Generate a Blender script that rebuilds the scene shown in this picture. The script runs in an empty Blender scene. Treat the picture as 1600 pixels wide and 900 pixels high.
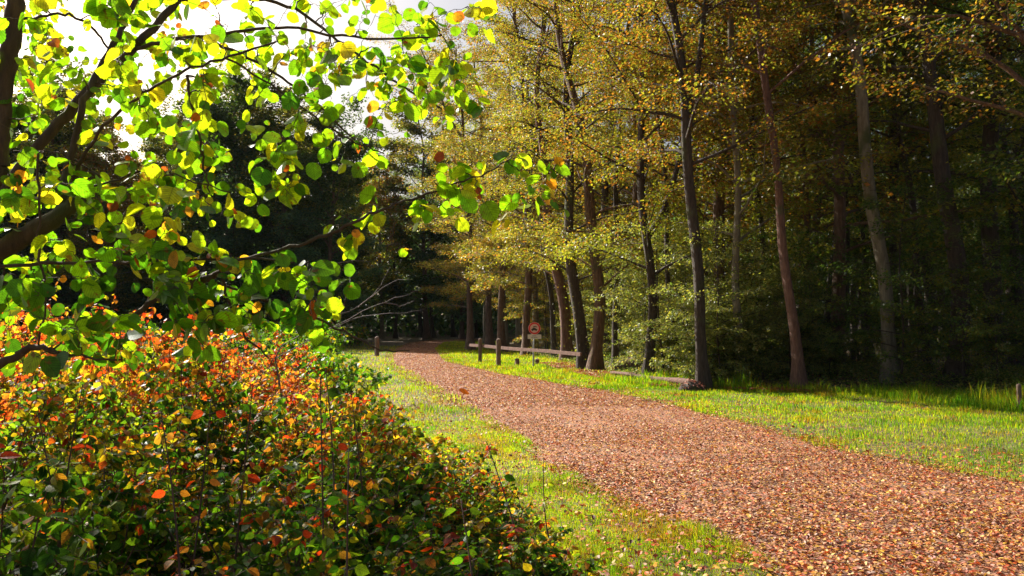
import bpy, math
import numpy as np
from mathutils import Vector

R = math.radians
SC = bpy.context.scene
COL = SC.collection
rng = np.random.default_rng(7)

# ------------------------------------------------------------------ camera, world, sun, exposure
EYE = np.array([0.0, 0.0, 1.7])
FPX = 1256.0
PITCH = math.atan2(55, FPX)
cd = bpy.data.cameras.new('camera'); cam = bpy.data.objects.new('camera', cd); COL.objects.link(cam)
cam.location = EYE; cam.rotation_euler = (R(90) + PITCH, 0, 0)
cd.sensor_width = 36; cd.lens = 36 * FPX / 1600; cd.clip_start = 0.05; cd.clip_end = 2000
SC.camera = cam
HAZE = 0.00007
SUN_AZ, SUN_EL = 45.0, 35.0      # degrees left of the view direction, degrees above the horizon
sdir = np.array([-math.sin(R(SUN_AZ)) * math.cos(R(SUN_EL)), math.cos(R(SUN_AZ)) * math.cos(R(SUN_EL)), math.sin(R(SUN_EL))])
w = bpy.data.worlds.new('World'); SC.world = w; w.use_nodes = True
nt = w.node_tree; nt.nodes.clear()
sky = nt.nodes.new('ShaderNodeTexSky'); sky.sky_type = 'NISHITA'; sky.sun_disc = False
sky.sun_elevation = R(SUN_EL); sky.sun_rotation = R(-SUN_AZ); sky.dust_density = 6.0; sky.air_density = 1.0
bg = nt.nodes.new('ShaderNodeBackground'); bg.inputs['Strength'].default_value = 0.05
wo = nt.nodes.new('ShaderNodeOutputWorld')
nt.links.new(sky.outputs[0], bg.inputs[0]); nt.links.new(bg.outputs[0], wo.inputs[0])
sl = bpy.data.lights.new('sun', 'SUN'); so = bpy.data.objects.new('sun', sl); COL.objects.link(so)
sl.energy = 5.0; sl.angle = R(0.5); sl.color = (1.0, 0.95, 0.86)
so.rotation_euler = Vector(sdir).to_track_quat('Z', 'Y').to_euler()
SC.view_settings.view_transform = 'Standard'; SC.view_settings.look = 'None'
SC.view_settings.exposure = 1.27; SC.view_settings.gamma = 1.0
SC.cycles.max_bounces = 6; SC.cycles.diffuse_bounces = 3; SC.cycles.glossy_bounces = 2
SC.cycles.transmission_bounces = 4; SC.cycles.transparent_max_bounces = 4
SC.cycles.sample_clamp_indirect = 6.0
SC.cycles.use_denoising = True

# ------------------------------------------------------------------ small maths
cp, sp_ = math.cos(PITCH), math.sin(PITCH)
FWD = np.array([0, cp, sp_]); UP = np.array([0, -sp_, cp]); RT = np.array([1.0, 0, 0])
def P(px, py, d):
    """Point at depth d (metres) seen at photo pixel px, py."""
    return EYE + d * (FWD + RT * (px - 800) / FPX + UP * (450 - py) / FPX)
def G(px, py):
    d = FWD + RT * (px - 800) / FPX + UP * (450 - py) / FPX
    return EYE + d * (EYE[2] / -d[2])
def nrm(a):
    a = np.asarray(a, float); return a / np.maximum(np.linalg.norm(a, axis=-1, keepdims=True), 1e-9)
def snoise(x, y, s=1.0, seed=0):
    r = np.random.default_rng(100 + seed); v = 0; a = 1.0; tot = 0
    for k in range(6):
        th = r.uniform(0, 6.28); f = s * (1.3 ** k) ; ph = r.uniform(0, 6.28, 2)
        u = x * math.cos(th) + y * math.sin(th); q = -x * math.sin(th) + y * math.cos(th)
        v = v + a * np.sin(u * f + ph[0] + 1.3 * np.sin(q * f * .7 + ph[1])); tot += a; a *= .85
    return v / tot
def smooth(a, b, x):
    t = np.clip((np.asarray(x, float) - a) / (b - a), 0, 1); return t * t * (3 - 2 * t)

PY = [-6, 2, 5.4, 6.8, 8.5, 9.1, 10.9, 14.7, 20.3, 26.7, 35.6, 53, 71, 80, 90]
PL = [6.5, 3.2, 1.9, 1.4, .75, .6, .3, -.55, -1.85, -3.35, -5.4, -7.7, -8.6, -7.6, -2]
PR = [13, 9, 7, 6.2, 5.5, 5.1, 4.3, 3.8, 2.3, -.3, -2.9, -5.0, -5.9, -4.4, 2]
def pathL(y): return np.interp(y, PY, PL)
def pathR(y): return np.interp(y, PY, PR)
def edgeX(y): return np.interp(y, [0, 8, 12, 15.8, 19.0, 21.3, 24, 29, 38, 60, 90, 200], [20, 17, 13.5, 10.6, 9.6, 4.9, 3.9, 3.0, 1.6, -1.5, -2, 0])
def gh(x, y):
    x = np.asarray(x, float); y = np.asarray(y, float)
    e = x - edgeX(y)
    h = 0.22 * smooth(-.3, 3.5, e) + .05 * smooth(2, 9, e) * snoise(x, y, .5, 3)
    h = h + 0.18 * smooth(1.6, 4, pathL(y) - x) * smooth(60, 30, y)
    far = smooth(97, 190, np.hypot(x, y)) * 15
    return h + far + .015 * snoise(x, y, .8, 5)

# ------------------------------------------------------------------ materials
def new_mat(name):
    m = bpy.data.materials.new(name); m.use_nodes = True; m.node_tree.nodes.clear(); return m, m.node_tree.nodes, m.node_tree.links
def leaf_mat(name, trans=.5, rough=.42, gain=(1.5, 1.5, .7), spec=.45, veins=False):
    m, n, l = new_mat(name)
    at = n.new('ShaderNodeAttribute'); at.attribute_name = 'col'
    base = at.outputs['Color']
    if veins:
        uv = n.new('ShaderNodeAttribute'); uv.attribute_name = 'luv'
        sx = n.new('ShaderNodeSeparateXYZ'); l.new(uv.outputs['Vector'], sx.inputs[0])
        ab = n.new('ShaderNodeMath'); ab.operation = 'ABSOLUTE'; l.new(sx.outputs[1], ab.inputs[0])
        ml = n.new('ShaderNodeMath'); ml.operation = 'MULTIPLY_ADD'; l.new(ab.outputs[0], ml.inputs[0]); ml.inputs[1].default_value = -.9; l.new(sx.outputs[0], ml.inputs[2])
        fr = n.new('ShaderNodeMath'); fr.operation = 'MULTIPLY'; l.new(ml.outputs[0], fr.inputs[0]); fr.inputs[1].default_value = 44.0
        si = n.new('ShaderNodeMath'); si.operation = 'SINE'; l.new(fr.outputs[0], si.inputs[0])
        mr = n.new('ShaderNodeMapRange'); l.new(si.outputs[0], mr.inputs[0]); mr.inputs[1].default_value = .55; mr.inputs[2].default_value = 1; mr.inputs[3].default_value = 1.0; mr.inputs[4].default_value = .62
        mid = n.new('ShaderNodeMapRange'); l.new(ab.outputs[0], mid.inputs[0]); mid.inputs[1].default_value = .0; mid.inputs[2].default_value = .03; mid.inputs[3].default_value = .6; mid.inputs[4].default_value = 1
        mm = n.new('ShaderNodeMath'); mm.operation = 'MULTIPLY'; l.new(mr.outputs[0], mm.inputs[0]); l.new(mid.outputs[0], mm.inputs[1])
        geo = n.new('ShaderNodeNewGeometry')
        ns = n.new('ShaderNodeTexNoise'); ns.inputs['Scale'].default_value = 55; l.new(geo.outputs['Position'], ns.inputs['Vector'])
        nr = n.new('ShaderNodeMapRange'); l.new(ns.outputs[0], nr.inputs[0]); nr.inputs[1].default_value = .3; nr.inputs[2].default_value = .7; nr.inputs[3].default_value = .75; nr.inputs[4].default_value = 1.2
        m2 = n.new('ShaderNodeMath'); m2.operation = 'MULTIPLY'; l.new(mm.outputs[0], m2.inputs[0]); l.new(nr.outputs[0], m2.inputs[1])
        vm = n.new('ShaderNodeVectorMath'); vm.operation = 'SCALE'; l.new(base, vm.inputs[0]); l.new(m2.outputs[0], vm.inputs['Scale'])
        sp1 = n.new('ShaderNodeTexNoise'); sp1.inputs['Scale'].default_value = 38; sp1.inputs['Detail'].default_value = 3; l.new(geo.outputs['Position'], sp1.inputs['Vector'])
        spr = n.new('ShaderNodeMapRange'); l.new(sp1.outputs[0], spr.inputs[0]); spr.inputs[1].default_value = .62; spr.inputs[2].default_value = .68; spr.inputs[3].default_value = 0; spr.inputs[4].default_value = .85
        smx = n.new('ShaderNodeMix'); smx.data_type = 'RGBA'; l.new(spr.outputs[0], smx.inputs[0]); l.new(vm.outputs[0], smx.inputs[6]); smx.inputs[7].default_value = (.16, .07, .025, 1)
        base = smx.outputs[2]
    pb = n.new('ShaderNodeBsdfPrincipled'); l.new(base, pb.inputs['Base Color']); pb.inputs['Roughness'].default_value = rough
    pb.inputs['Specular IOR Level'].default_value = spec
    g = n.new('ShaderNodeVectorMath'); g.operation = 'MULTIPLY'; l.new(base, g.inputs[0]); g.inputs[1].default_value = gain
    tb = n.new('ShaderNodeBsdfTranslucent'); l.new(g.outputs[0], tb.inputs['Color'])
    mx = n.new('ShaderNodeMixShader'); mx.inputs[0].default_value = trans; l.new(pb.outputs[0], mx.inputs[1]); l.new(tb.outputs[0], mx.inputs[2])
    o = n.new('ShaderNodeOutputMaterial'); l.new(mx.outputs[0], o.inputs[0])
    return m
def ramp(n, cols, pos=None, interp='LINEAR'):
    r = n.new('ShaderNodeValToRGB'); cr = r.color_ramp; cr.interpolation = interp
    k = len(cols); pos = pos or [i / (k - 1) for i in range(k)]
    while len(cr.elements) < k: cr.elements.new(.5)
    for e, c, p in zip(cr.elements, cols, pos): e.position = p; e.color = (*c, 1)
    return r
def bark_mat(name, cols, moss=0.0, scale=6.0, bump=.5):
    m, n, l = new_mat(name)
    tc = n.new('ShaderNodeTexCoord'); mp = n.new('ShaderNodeMapping'); mp.inputs['Scale'].default_value = (scale * 2.2, scale * 2.2, scale * .45)
    l.new(tc.outputs['Object'], mp.inputs[0])
    ns = n.new('ShaderNodeTexNoise'); ns.inputs['Scale'].default_value = 1.0; ns.inputs['Detail'].default_value = 6; ns.inputs['Roughness'].default_value = .7
    l.new(mp.outputs[0], ns.inputs['Vector'])
    r = ramp(n, cols, [.25, .5, .75]); l.new(ns.outputs[0], r.inputs[0])
    n2 = n.new('ShaderNodeTexNoise'); n2.inputs['Scale'].default_value = 1.3; n2.inputs['Detail'].default_value = 4; l.new(tc.outputs['Object'], n2.inputs['Vector'])
    r2 = ramp(n, [(0, 0, 0), (1, 1, 1)], [.62 - moss * .25, .72 - moss * .2]); l.new(n2.outputs[0], r2.inputs[0])
    mx = n.new('ShaderNodeMix'); mx.data_type = 'RGBA'; l.new(r2.outputs[0], mx.inputs[0]); l.new(r.outputs[0], mx.inputs[6]); mx.inputs[7].default_value = (.07, .08, .025, 1)
    pb = n.new('ShaderNodeBsdfPrincipled'); l.new(mx.outputs[2], pb.inputs['Base Color']); pb.inputs['Roughness'].default_value = .85
    bp = n.new('ShaderNodeBump'); bp.inputs['Strength'].default_value = bump; bp.inputs['Distance'].default_value = .08; l.new(ns.outputs[0], bp.inputs['Height']); l.new(bp.outputs[0], pb.inputs['Normal'])
    o = n.new('ShaderNodeOutputMaterial'); l.new(pb.outputs[0], o.inputs[0])
    return m
def speckle_mat(name, cols, cols2, vs=16.0, ns_=.35, soil=(.06, .035, .02), soilpos=.5):
    """Ground of small mottled flecks (Voronoi cells) over soil, drifting between two colour sets."""
    m, n, l = new_mat(name)
    geo = n.new('ShaderNodeNewGeometry')
    vo = n.new('ShaderNodeTexVoronoi'); vo.inputs['Scale'].default_value = vs; l.new(geo.outputs['Position'], vo.inputs['Vector'])
    wn = n.new('ShaderNodeTexWhiteNoise'); l.new(vo.outputs['Color'], wn.inputs['Vector'])
    r1 = ramp(n, cols, interp='CONSTANT'); r2 = ramp(n, cols2, interp='CONSTANT'); l.new(wn.outputs['Value'], r1.inputs[0]); l.new(wn.outputs['Value'], r2.inputs[0])
    nz = n.new('ShaderNodeTexNoise'); nz.inputs['Scale'].default_value = ns_; nz.inputs['Detail'].default_value = 5; l.new(geo.outputs['Position'], nz.inputs['Vector'])
    rr = ramp(n, [(0, 0, 0), (1, 1, 1)], [.42, .58]); l.new(nz.outputs[0], rr.inputs[0])
    mx = n.new('ShaderNodeMix'); mx.data_type = 'RGBA'; l.new(rr.outputs[0], mx.inputs[0]); l.new(r1.outputs[0], mx.inputs[6]); l.new(r2.outputs[0], mx.inputs[7])
    n3 = n.new('ShaderNodeTexNoise'); n3.inputs['Scale'].default_value = 9; n3.inputs['Detail'].default_value = 6; l.new(geo.outputs['Position'], n3.inputs['Vector'])
    r3 = ramp(n, [(0, 0, 0), (1, 1, 1)], [soilpos - .04, soilpos + .04]); l.new(n3.outputs[0], r3.inputs[0])
    m2 = n.new('ShaderNodeMix'); m2.data_type = 'RGBA'; l.new(r3.outputs[0], m2.inputs[0]); m2.inputs[6].default_value = (*soil, 1); l.new(mx.outputs[2], m2.inputs[7])
    pb = n.new('ShaderNodeBsdfPrincipled'); l.new(m2.outputs[2], pb.inputs['Base Color']); pb.inputs['Roughness'].default_value = .8
    bp = n.new('ShaderNodeBump'); bp.inputs['Strength'].default_value = .7; bp.inputs['Distance'].default_value = .03; l.new(vo.outputs['Distance'], bp.inputs['Height']); l.new(bp.outputs[0], pb.inputs['Normal'])
    o = n.new('ShaderNodeOutputMaterial'); l.new(pb.outputs[0], o.inputs[0])
    return m
def plain_mat(name, c, rough=.5, metal=0.0, var=.15, scale=20):
    m, n, l = new_mat(name)
    tc = n.new('ShaderNodeTexCoord'); nz = n.new('ShaderNodeTexNoise'); nz.inputs['Scale'].default_value = scale; nz.inputs['Detail'].default_value = 5
    l.new(tc.outputs['Object'], nz.inputs['Vector'])
    a = tuple(x * (1 - var) for x in c); b = tuple(min(1, x * (1 + var)) for x in c)
    r = ramp(n, [a, b], [.3, .7]); l.new(nz.outputs[0], r.inputs[0])
    pb = n.new('ShaderNodeBsdfPrincipled'); l.new(r.outputs[0], pb.inputs['Base Color']); pb.inputs['Roughness'].default_value = rough; pb.inputs['Metallic'].default_value = metal
    o = n.new('ShaderNodeOutputMaterial'); l.new(pb.outputs[0], o.inputs[0])
    return m

M_HAZEL = leaf_mat('hazel_leaf', .62, .38, (1.85, 1.75, .45), .4, True)
M_BUSH = leaf_mat('bush_leaf', .6, .45, (2.0, 1.8, .5), .2, True)
M_TREE = leaf_mat('tree_leaf', .5, .42, (1.65, 1.65, .5), .4)
M_GRASS = leaf_mat('grass_blade', .5, .5, (1.6, 1.9, .35), .08)
M_LITTER = leaf_mat('dry_leaf', .2, .55, (1.2, 1.1, .8), .35)
B_GREY = bark_mat('grey_bark', [(.08, .065, .045), (.19, .16, .11), (.32, .28, .2)], .25)
B_BROWN = bark_mat('brown_bark', [(.05, .03, .02), (.14, .08, .05), (.26, .16, .1)], .2, 8, .8)
B_DARK = bark_mat('dark_bark', [(.02, .014, .01), (.06, .042, .03), (.12, .09, .065)], .2, 8, .8)
B_RED = bark_mat('reddish_bark', [(.06, .028, .02), (.17, .085, .06), (.3, .17, .12)], 0, 9, .9)
B_HAZEL = bark_mat('hazel_bark', [(.035, .022, .014), (.09, .055, .03), (.15, .1, .06)], .15, 14, .4)
B_TWIG = bark_mat('twig_bark', [(.05, .03, .022), (.11, .06, .045), (.17, .1, .08)], 0, 20, .2)
B_DEAD = bark_mat('bleached_twig', [(.1, .08, .07), (.18, .14, .125), (.26, .21, .19)], -.5, 20, .2)

# ------------------------------------------------------------------ mesh helpers
def mesh_np(name, V, F, mats, col=None, luv=None, smooth_=False, mat_idx=None):
    """V (n,3); F list of int arrays (k,m) grouped by face size."""
    me = bpy.data.meshes.new(name)
    V = np.asarray(V, np.float32); me.vertices.add(len(V)); me.vertices.foreach_set('co', V.ravel())
    F = [np.asarray(f, np.int32) for f in F if len(f)]
    nl = sum(f.size for f in F); nf = sum(len(f) for f in F)
    me.loops.add(nl); me.polygons.add(nf)
    me.loops.foreach_set('vertex_index', np.concatenate([f.ravel() for f in F]))
    tot = np.concatenate([np.full(len(f), f.shape[1], np.int32) for f in F])
    st = np.concatenate([[0], np.cumsum(tot)[:-1]]).astype(np.int32)
    me.polygons.foreach_set('loop_start', st)
    try: me.polygons.foreach_set('loop_total', tot)
    except Exception: pass
    if mat_idx is not None: me.polygons.foreach_set('material_index', np.asarray(mat_idx, np.int32))
    me.polygons.foreach_set('use_smooth', np.full(nf, bool(smooth_)))
    for m in (mats if isinstance(mats, (list, tuple)) else [mats]): me.materials.append(m)
    if col is not None:
        a = me.attributes.new('col', 'FLOAT_COLOR', 'POINT'); c = np.ones((len(V), 4), np.float32); c[:, :3] = col; a.data.foreach_set('color', c.ravel())
    if luv is not None:
        a = me.attributes.new('luv', 'FLOAT_VECTOR', 'POINT'); a.data.foreach_set('vector', np.asarray(luv, np.float32).ravel())
    me.update(calc_edges=True); me.validate()
    return me
def link(name, me, parent=None, loc=None):
    o = bpy.data.objects.new(name, me); COL.objects.link(o)
    if parent is not None: o.parent = parent
    if loc is not None: o.location = loc
    return o
def tag(o, label=None, cat=None, group=None, kind=None):
    if label: o['label'] = label
    if cat: o['category'] = cat
    if group: o['group'] = group
    if kind: o['kind'] = kind
    return o
def empty(name, loc, label, cat, group=None):
    o = bpy.data.objects.new(name, None); COL.objects.link(o); o.location = loc; o.empty_display_size = .3
    return tag(o, label, cat, group)
def copy_thing(root, loc, rz, s, label, group):
    r = root.copy(); COL.objects.link(r); r.location = loc; r.rotation_euler = (0, 0, rz); r.scale = s if hasattr(s, '__len__') else (s, s, s)
    r['label'] = label; r['group'] = group
    for ch in root.children:
        c = ch.copy(); COL.objects.link(c); c.parent = r
    return r

class Geo:
    """Collects polygons of three and four sides."""
    def __init__(s): s.V = []; s.Q = []; s.T = []; s.n = 0
    def add(s, V, Q=None, T=None):
        s.V.append(V)
        if Q is not None and len(Q): s.Q.append(np.asarray(Q) + s.n)
        if T is not None and len(T): s.T.append(np.asarray(T) + s.n)
        s.n += len(V)
    def tube(s, pts, rad, k=6, wob=0.0, seed=0, cap=True):
        pts = np.asarray(pts, float); m = len(pts); rad = np.broadcast_to(np.asarray(rad, float), (m,))
        t = nrm(np.gradient(pts, axis=0)); ref = np.array([0.31, .95, .05]) if abs(t[:, 2]).mean() > .6 else np.array([0.05, .1, 1.0])
        a = nrm(np.cross(t, ref)); b = np.cross(t, a)
        an = np.linspace(0, 2 * np.pi, k, endpoint=False)
        rr = rad[:, None] * np.ones(k)[None]
        if wob:
            q = np.random.default_rng(seed); ph = q.uniform(0, 6.28, 4)
            zz = np.arange(m)[:, None]
            rr = rr * (1 + wob * (np.sin(an[None] * 2 + ph[0] + zz * .35) * .5 + np.sin(an[None] * 3 + ph[1] - zz * .5) * .5 + np.sin(an[None] + ph[2] + zz * .9) * .4))
        V = pts[:, None] + rr[..., None] * (np.cos(an)[None, :, None] * a[:, None] + np.sin(an)[None, :, None] * b[:, None])
        V = V.reshape(-1, 3)
        i = np.arange(m - 1)[:, None] * k; j = np.arange(k)[None]; j2 = (j + 1) % k
        Q = np.stack([i + j, i + j2, i + k + j2, i + k + j], -1).reshape(-1, 4)
        T = []
        if cap:
            V = np.vstack([V, pts[-1] + t[-1] * rad[-1] * .4]); c = m * k
            T = np.stack([(m - 1) * k + np.arange(k), (m - 1) * k + (np.arange(k) + 1) % k, np.full(k, c)], -1)
        s.add(V, Q, T)
    def prisms(s, p0, p1, r0, r1):
        """Many straight three-sided tapered twigs at once."""
        n = len(p0)
        if not n: return
        t = nrm(p1 - p0); a = nrm(np.cross(t, np.array([.21, .13, .97]))); b = np.cross(t, a)
        r0 = np.broadcast_to(r0, (n,)); r1 = np.broadcast_to(r1, (n,))
        an = np.array([0, 2.094, 4.189]); off = np.cos(an)[None, :, None] * a[:, None] + np.sin(an)[None, :, None] * b[:, None]
        V = np.concatenate([p0[:, None] + off * r0[:, None, None], p1[:, None] + off * r1[:, None, None]], 1).reshape(-1, 3)
        i = np.arange(n)[:, None, None] * 6; q = np.array([[0, 1, 4, 3], [1, 2, 5, 4], [2, 0, 3, 5]])[None]
        s.add(V, (i + q).reshape(-1, 4))
    def box(s, lo, hi):
        x0, y0, z0 = lo; x1, y1, z1 = hi
        V = np.array([[x0, y0, z0], [x1, y0, z0], [x1, y1, z0], [x0, y1, z0], [x0, y0, z1], [x1, y0, z1], [x1, y1, z1], [x0, y1, z1]], float)
        s.add(V, [[3, 2, 1, 0], [4, 5, 6, 7], [0, 1, 5, 4], [1, 2, 6, 5], [2, 3, 7, 6], [3, 0, 4, 7]])
    def mesh(s, name, mat, smooth_=True):
        return mesh_np(name, np.vstack(s.V), [np.vstack(s.Q) if s.Q else [], np.vstack(s.T) if s.T else []], mat, smooth_=smooth_)

# leaf templates: (u along, v across, w up), faces
def tmpl(outline_half, fold=.18, droop=.18):
    """Leaf of two halves folded along the midrib; outline_half = [(u, v)...] from base to tip."""
    H = outline_half; k = len(H)
    V = []; 
    for u, v in H: V.append((u, 0, -droop * u * u))
    mid = list(range(k))
    Lr = []; Rr = []
    for i, (u, v) in enumerate(H):
        if v < 1e-6: Lr.append(i); Rr.append(i); continue
        wv = fold * v - droop * u * u
        V.append((u, v, wv)); Lr.append(len(V) - 1); V.append((u, -v, wv)); Rr.append(len(V) - 1)
    Q = []; T = []
    for i in range(k - 1):
        for S, fl in ((Lr, 0), (Rr, 1)):
            f = [mid[i], mid[i + 1], S[i + 1], S[i]]
            f = [x for j, x in enumerate(f) if x not in f[:j]]
            if fl: f = f[::-1]
            (Q if len(f) == 4 else T).append(f)
    return np.array(V, float), (np.array(Q).reshape(-1, 4) if Q else np.zeros((0, 4), int)), (np.array(T).reshape(-1, 3) if T else np.zeros((0, 3), int))
T_KITE = (np.array([(0, 0, 0), (.45, .33, .08), (1, 0, -.12), (.5, -.33, .08)]), np.array([[0, 3, 2, 1]]), np.zeros((0, 3), int))
T_OVAL = tmpl([(0, 0), (.25, .26), (.6, .3), (1, 0)], .35, .25)
T_DOG = tmpl([(0, 0), (.12, .2), (.32, .33), (.58, .32), (.82, .16), (1, 0)], .28, .3)
_hz = [(0.0, 0), (-.05, .16), (.03, .33), (.10, .36), (.16, .43), (.25, .42), (.31, .48), (.4, .455), (.47, .49), (.56, .45), (.62, .46), (.7, .38), (.77, .37), (.83, .25), (.9, .17), (1.0, 0)]
T_HAZEL = tmpl(_hz, .2, .2)

def leaves(pos, axis, normal, size, col, T, jit_v=0.15, seed=0):
    """Place template T at every pos. Returns V, Q, T, colours, luv."""
    q = np.random.default_rng(seed); n = len(pos)
    tv, tq, tt = T; m = len(tv)
    a = nrm(axis); b = nrm(np.cross(normal, a)); c = np.cross(a, b)
    sz = np.broadcast_to(size, (n,))[:, None]; wv = q.uniform(1 - jit_v, 1 + jit_v, (n, 1)); cu = q.uniform(-.4, 1.7, (n, 1)); tw = q.normal(0, .12, (n, 1))
    u = tv[None, :, 0] * sz; v = tv[None, :, 1] * sz * wv; ww = (tv[None, :, 2] * cu + tv[None, :, 1] * tv[None, :, 0] * tw * 2) * sz
    V = pos[:, None] + u[..., None] * a[:, None] + v[..., None] * b[:, None] + ww[..., None] * c[:, None]
    off = (np.arange(n) * m)[:, None, None]
    Q = (tq[None] + off).reshape(-1, 4) if len(tq) else []; Tt = (tt[None] + off).reshape(-1, 3) if len(tt) else []
    C = np.repeat(col, m, 0); L = np.tile(tv, (n, 1))
    return V.reshape(-1, 3), Q, Tt, C, L
def leaf_mesh(name, pos, axis, normal, size, col, T, mat, seed=0, uv=False):
    V, Q, Tt, C, L = leaves(pos, axis, normal, size, col, T, seed=seed)
    return mesh_np(name, V, [Q, Tt], mat, col=C, luv=L if uv else None)
def pick(pal, n, q, wts=None, jit=.22):
    pal = np.array(pal, float); i = q.choice(len(pal), n, p=None if wts is None else np.array(wts) / np.sum(wts))
    c = pal[i] * q.uniform(1 - jit, 1 + jit, (n, 1)); return c * q.uniform(.88, 1.12, (n, 3))

# ------------------------------------------------------------------ ground, path
def grid_sheet(xs, ys, hf):
    X, Y = np.meshgrid(xs, ys); Z = hf(X, Y); V = np.stack([X, Y, Z], -1).reshape(-1, 3)
    nx = len(xs); i = np.arange(len(ys) - 1)[:, None] * nx; j = np.arange(nx - 1)[None]
    Q = np.stack([i + j, i + j + 1, i + nx + j + 1, i + nx + j], -1).reshape(-1, 4)
    return V, Q
xs = np.concatenate([-np.geomspace(600, 15, 24), np.arange(-14.5, 18, .25), np.geomspace(18.5, 600, 24)])
ys = np.concatenate([-np.geomspace(300, 6, 12), np.arange(-5, 45, .3), np.geomspace(46, 900, 34)])
V, Q = grid_sheet(xs, ys, gh)
M_GROUND = speckle_mat('forest_floor', [(.09, .11, .02), (.14, .09, .03), (.2, .16, .03), (.1, .12, .02), (.05, .06, .015)], [(.2, .09, .03), (.12, .06, .025), (.28, .15, .05), (.08, .05, .02), (.16, .08, .04)], 14, .3)
ground = link('ground', mesh_np('ground', V, [Q], M_GROUND, smooth_=True)); tag(ground, kind='structure')
yy = np.concatenate([np.arange(-6, 40, .25), np.arange(40, 90, 1.0)]); tt = np.linspace(0, 1, 25)
YY = np.repeat(yy[:, None], 25, 1); L_ = pathL(yy) + .22 * snoise(yy, yy * .2, 1.7, 1) ; R_ = pathR(yy) + .28 * snoise(yy, yy * .3, 1.5, 2)
XX = L_[:, None] + (R_ - L_)[:, None] * tt[None]
ZZ = gh(XX, YY) + .012 + .03 * np.sin(np.pi * tt)[None] + .006 * snoise(XX, YY, 2.5, 9)
V = np.stack([XX, YY, ZZ], -1).reshape(-1, 3); i = np.arange(len(yy) - 1)[:, None] * 25; j = np.arange(24)[None]
Q = np.stack([i + j, i + j + 1, i + 25 + j + 1, i + 25 + j], -1).reshape(-1, 4)
M_PATH = speckle_mat('leafy_gravel', [(.36, .2, .12), (.3, .11, .045), (.32, .17, .1), (.26, .07, .025), (.38, .17, .05), (.13, .06, .035)], [(.32, .09, .03), (.36, .19, .1), (.26, .07, .025), (.42, .19, .045), (.26, .13, .07), (.13, .05, .022)], 30, .6, (.17, .085, .05), .45)
path = link('path', mesh_np('path', V, [Q], M_PATH, smooth_=True)); tag(path, kind='structure')
def surf(x, y):
    t = (x - pathL(y)) / (pathR(y) - pathL(y)); on = (t > 0) & (t < 1)
    return gh(x, y) + np.where(on, .014 + .03 * np.sin(np.pi * np.clip(t, 0, 1)), 0)

# fallen leaves over the path and verges
q = np.random.default_rng(21)
def sample_strip(n, y0, y1, pw, fl, fr, q):
    u = q.random(n); e = 1 - pw
    y = (y0 ** e + u * (y1 ** e - y0 ** e)) ** (1 / e) if abs(e) > 1e-6 else y0 * (y1 / y0) ** u
    return fl(y) + (fr(y) - fl(y)) * q.random(n), y
LP = [(.44, .09, .022), (.46, .18, .035), (.54, .33, .11), (.28, .05, .018), (.4, .24, .15), (.19, .08, .045), (.58, .34, .05), (.38, .16, .1), (.13, .06, .035)]
def litter(name, x, y, size, pal, wts, seed, lift=0.012, T=T_OVAL):
    q = np.random.default_rng(seed); n = len(x); th = q.uniform(0, 6.28, n)
    ax = np.stack([np.cos(th), np.sin(th), q.normal(0, .22, n)], -1)
    nn = nrm(np.stack([q.normal(0, .38, n), q.normal(0, .38, n), np.ones(n)], -1))
    sz = size * q.uniform(.6, 1.35, n); pos = np.stack([x, y, surf(x, y) + lift + q.uniform(0, .012, n)], -1) - ax * sz[:, None] * .5
    return V_cat(leaves(pos, ax, nn, sz, pick(pal, n, q, wts, .3), T, seed=seed))
def V_cat(t): return t
def join_leafsets(name, sets, mat):
    Vs, Qs, Ts, Cs, Ls = [], [], [], [], []; off = 0
    for V, Q, T, C, L in sets:
        Vs.append(V); Cs.append(C); Ls.append(L)
        if len(Q): Qs.append(np.asarray(Q) + off)
        if len(T): Ts.append(np.asarray(T) + off)
        off += len(V)
    return mesh_np(name, np.vstack(Vs), [np.vstack(Qs) if Qs else [], np.vstack(Ts) if Ts else []], mat, col=np.vstack(Cs), luv=np.vstack(Ls))
x1, y1 = sample_strip(88000, 4.2, 16, 1.6, lambda y: pathL(y) - .15, lambda y: pathR(y) + .2, q)
x2, y2 = sample_strip(52000, 16, 85, 1.6, lambda y: pathL(y) - .4, lambda y: pathR(y) + .4, q)
x3, y3 = sample_strip(30000, 6, 45, 1.6, lambda y: pathR(y) - .1, lambda y: edgeX(y) + 1.5, q)
x4, y4 = sample_strip(6000, 4, 45, 1.6, lambda y: pathL(y) - 2.6, lambda y: pathL(y), q)
x5, y5 = sample_strip(9000, 12, 40, 1.3, lambda y: edgeX(y) - .5, lambda y: edgeX(y) + 12, q)
tr_ = (x1 - pathL(y1)) / (pathR(y1) - pathL(y1)); tk = np.exp(-((tr_ - .3) / .07) ** 2) + np.exp(-((tr_ - .7) / .07) ** 2)
keep = snoise(x1, y1, 1.1, 12) - .4 * tk > q.uniform(-1.3, .4, len(x1)); x1, y1 = x1[keep], y1[keep]
keep = snoise(x3, y3, .9, 31) + .35 - .55 * (x3 - pathR(y3)) > q.uniform(-.9, .7, len(x3)); x3, y3 = x3[keep], y3[keep]
x6, y6 = sample_strip(9000, 19.5, 34, 1.2, lambda y: edgeX(y) - 1.3, lambda y: edgeX(y) + .4, q)
fl = join_leafsets('fallen_leaves', [litter('f', x6, y6, .06, LP, (5, 3, 1, 4, .2, 2, 1, .6, 1), 8, .07), litter('a', x1, y1, .036, LP, None, 1), litter('b', x2, y2, .046, LP, None, 2, T=T_KITE),
    litter('c', x3, y3, .045, LP, (3, 3, 1.5, 2, .3, 1, 2, .6, 1), 3, .05), litter('d', x4, y4, .044, LP, (3, 3, 1.5, 2, .3, 1, 2, .6, 1), 4, .05), litter('e', x5, y5, .08, LP, None, 5, .02, T_KITE)], M_LITTER)
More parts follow.
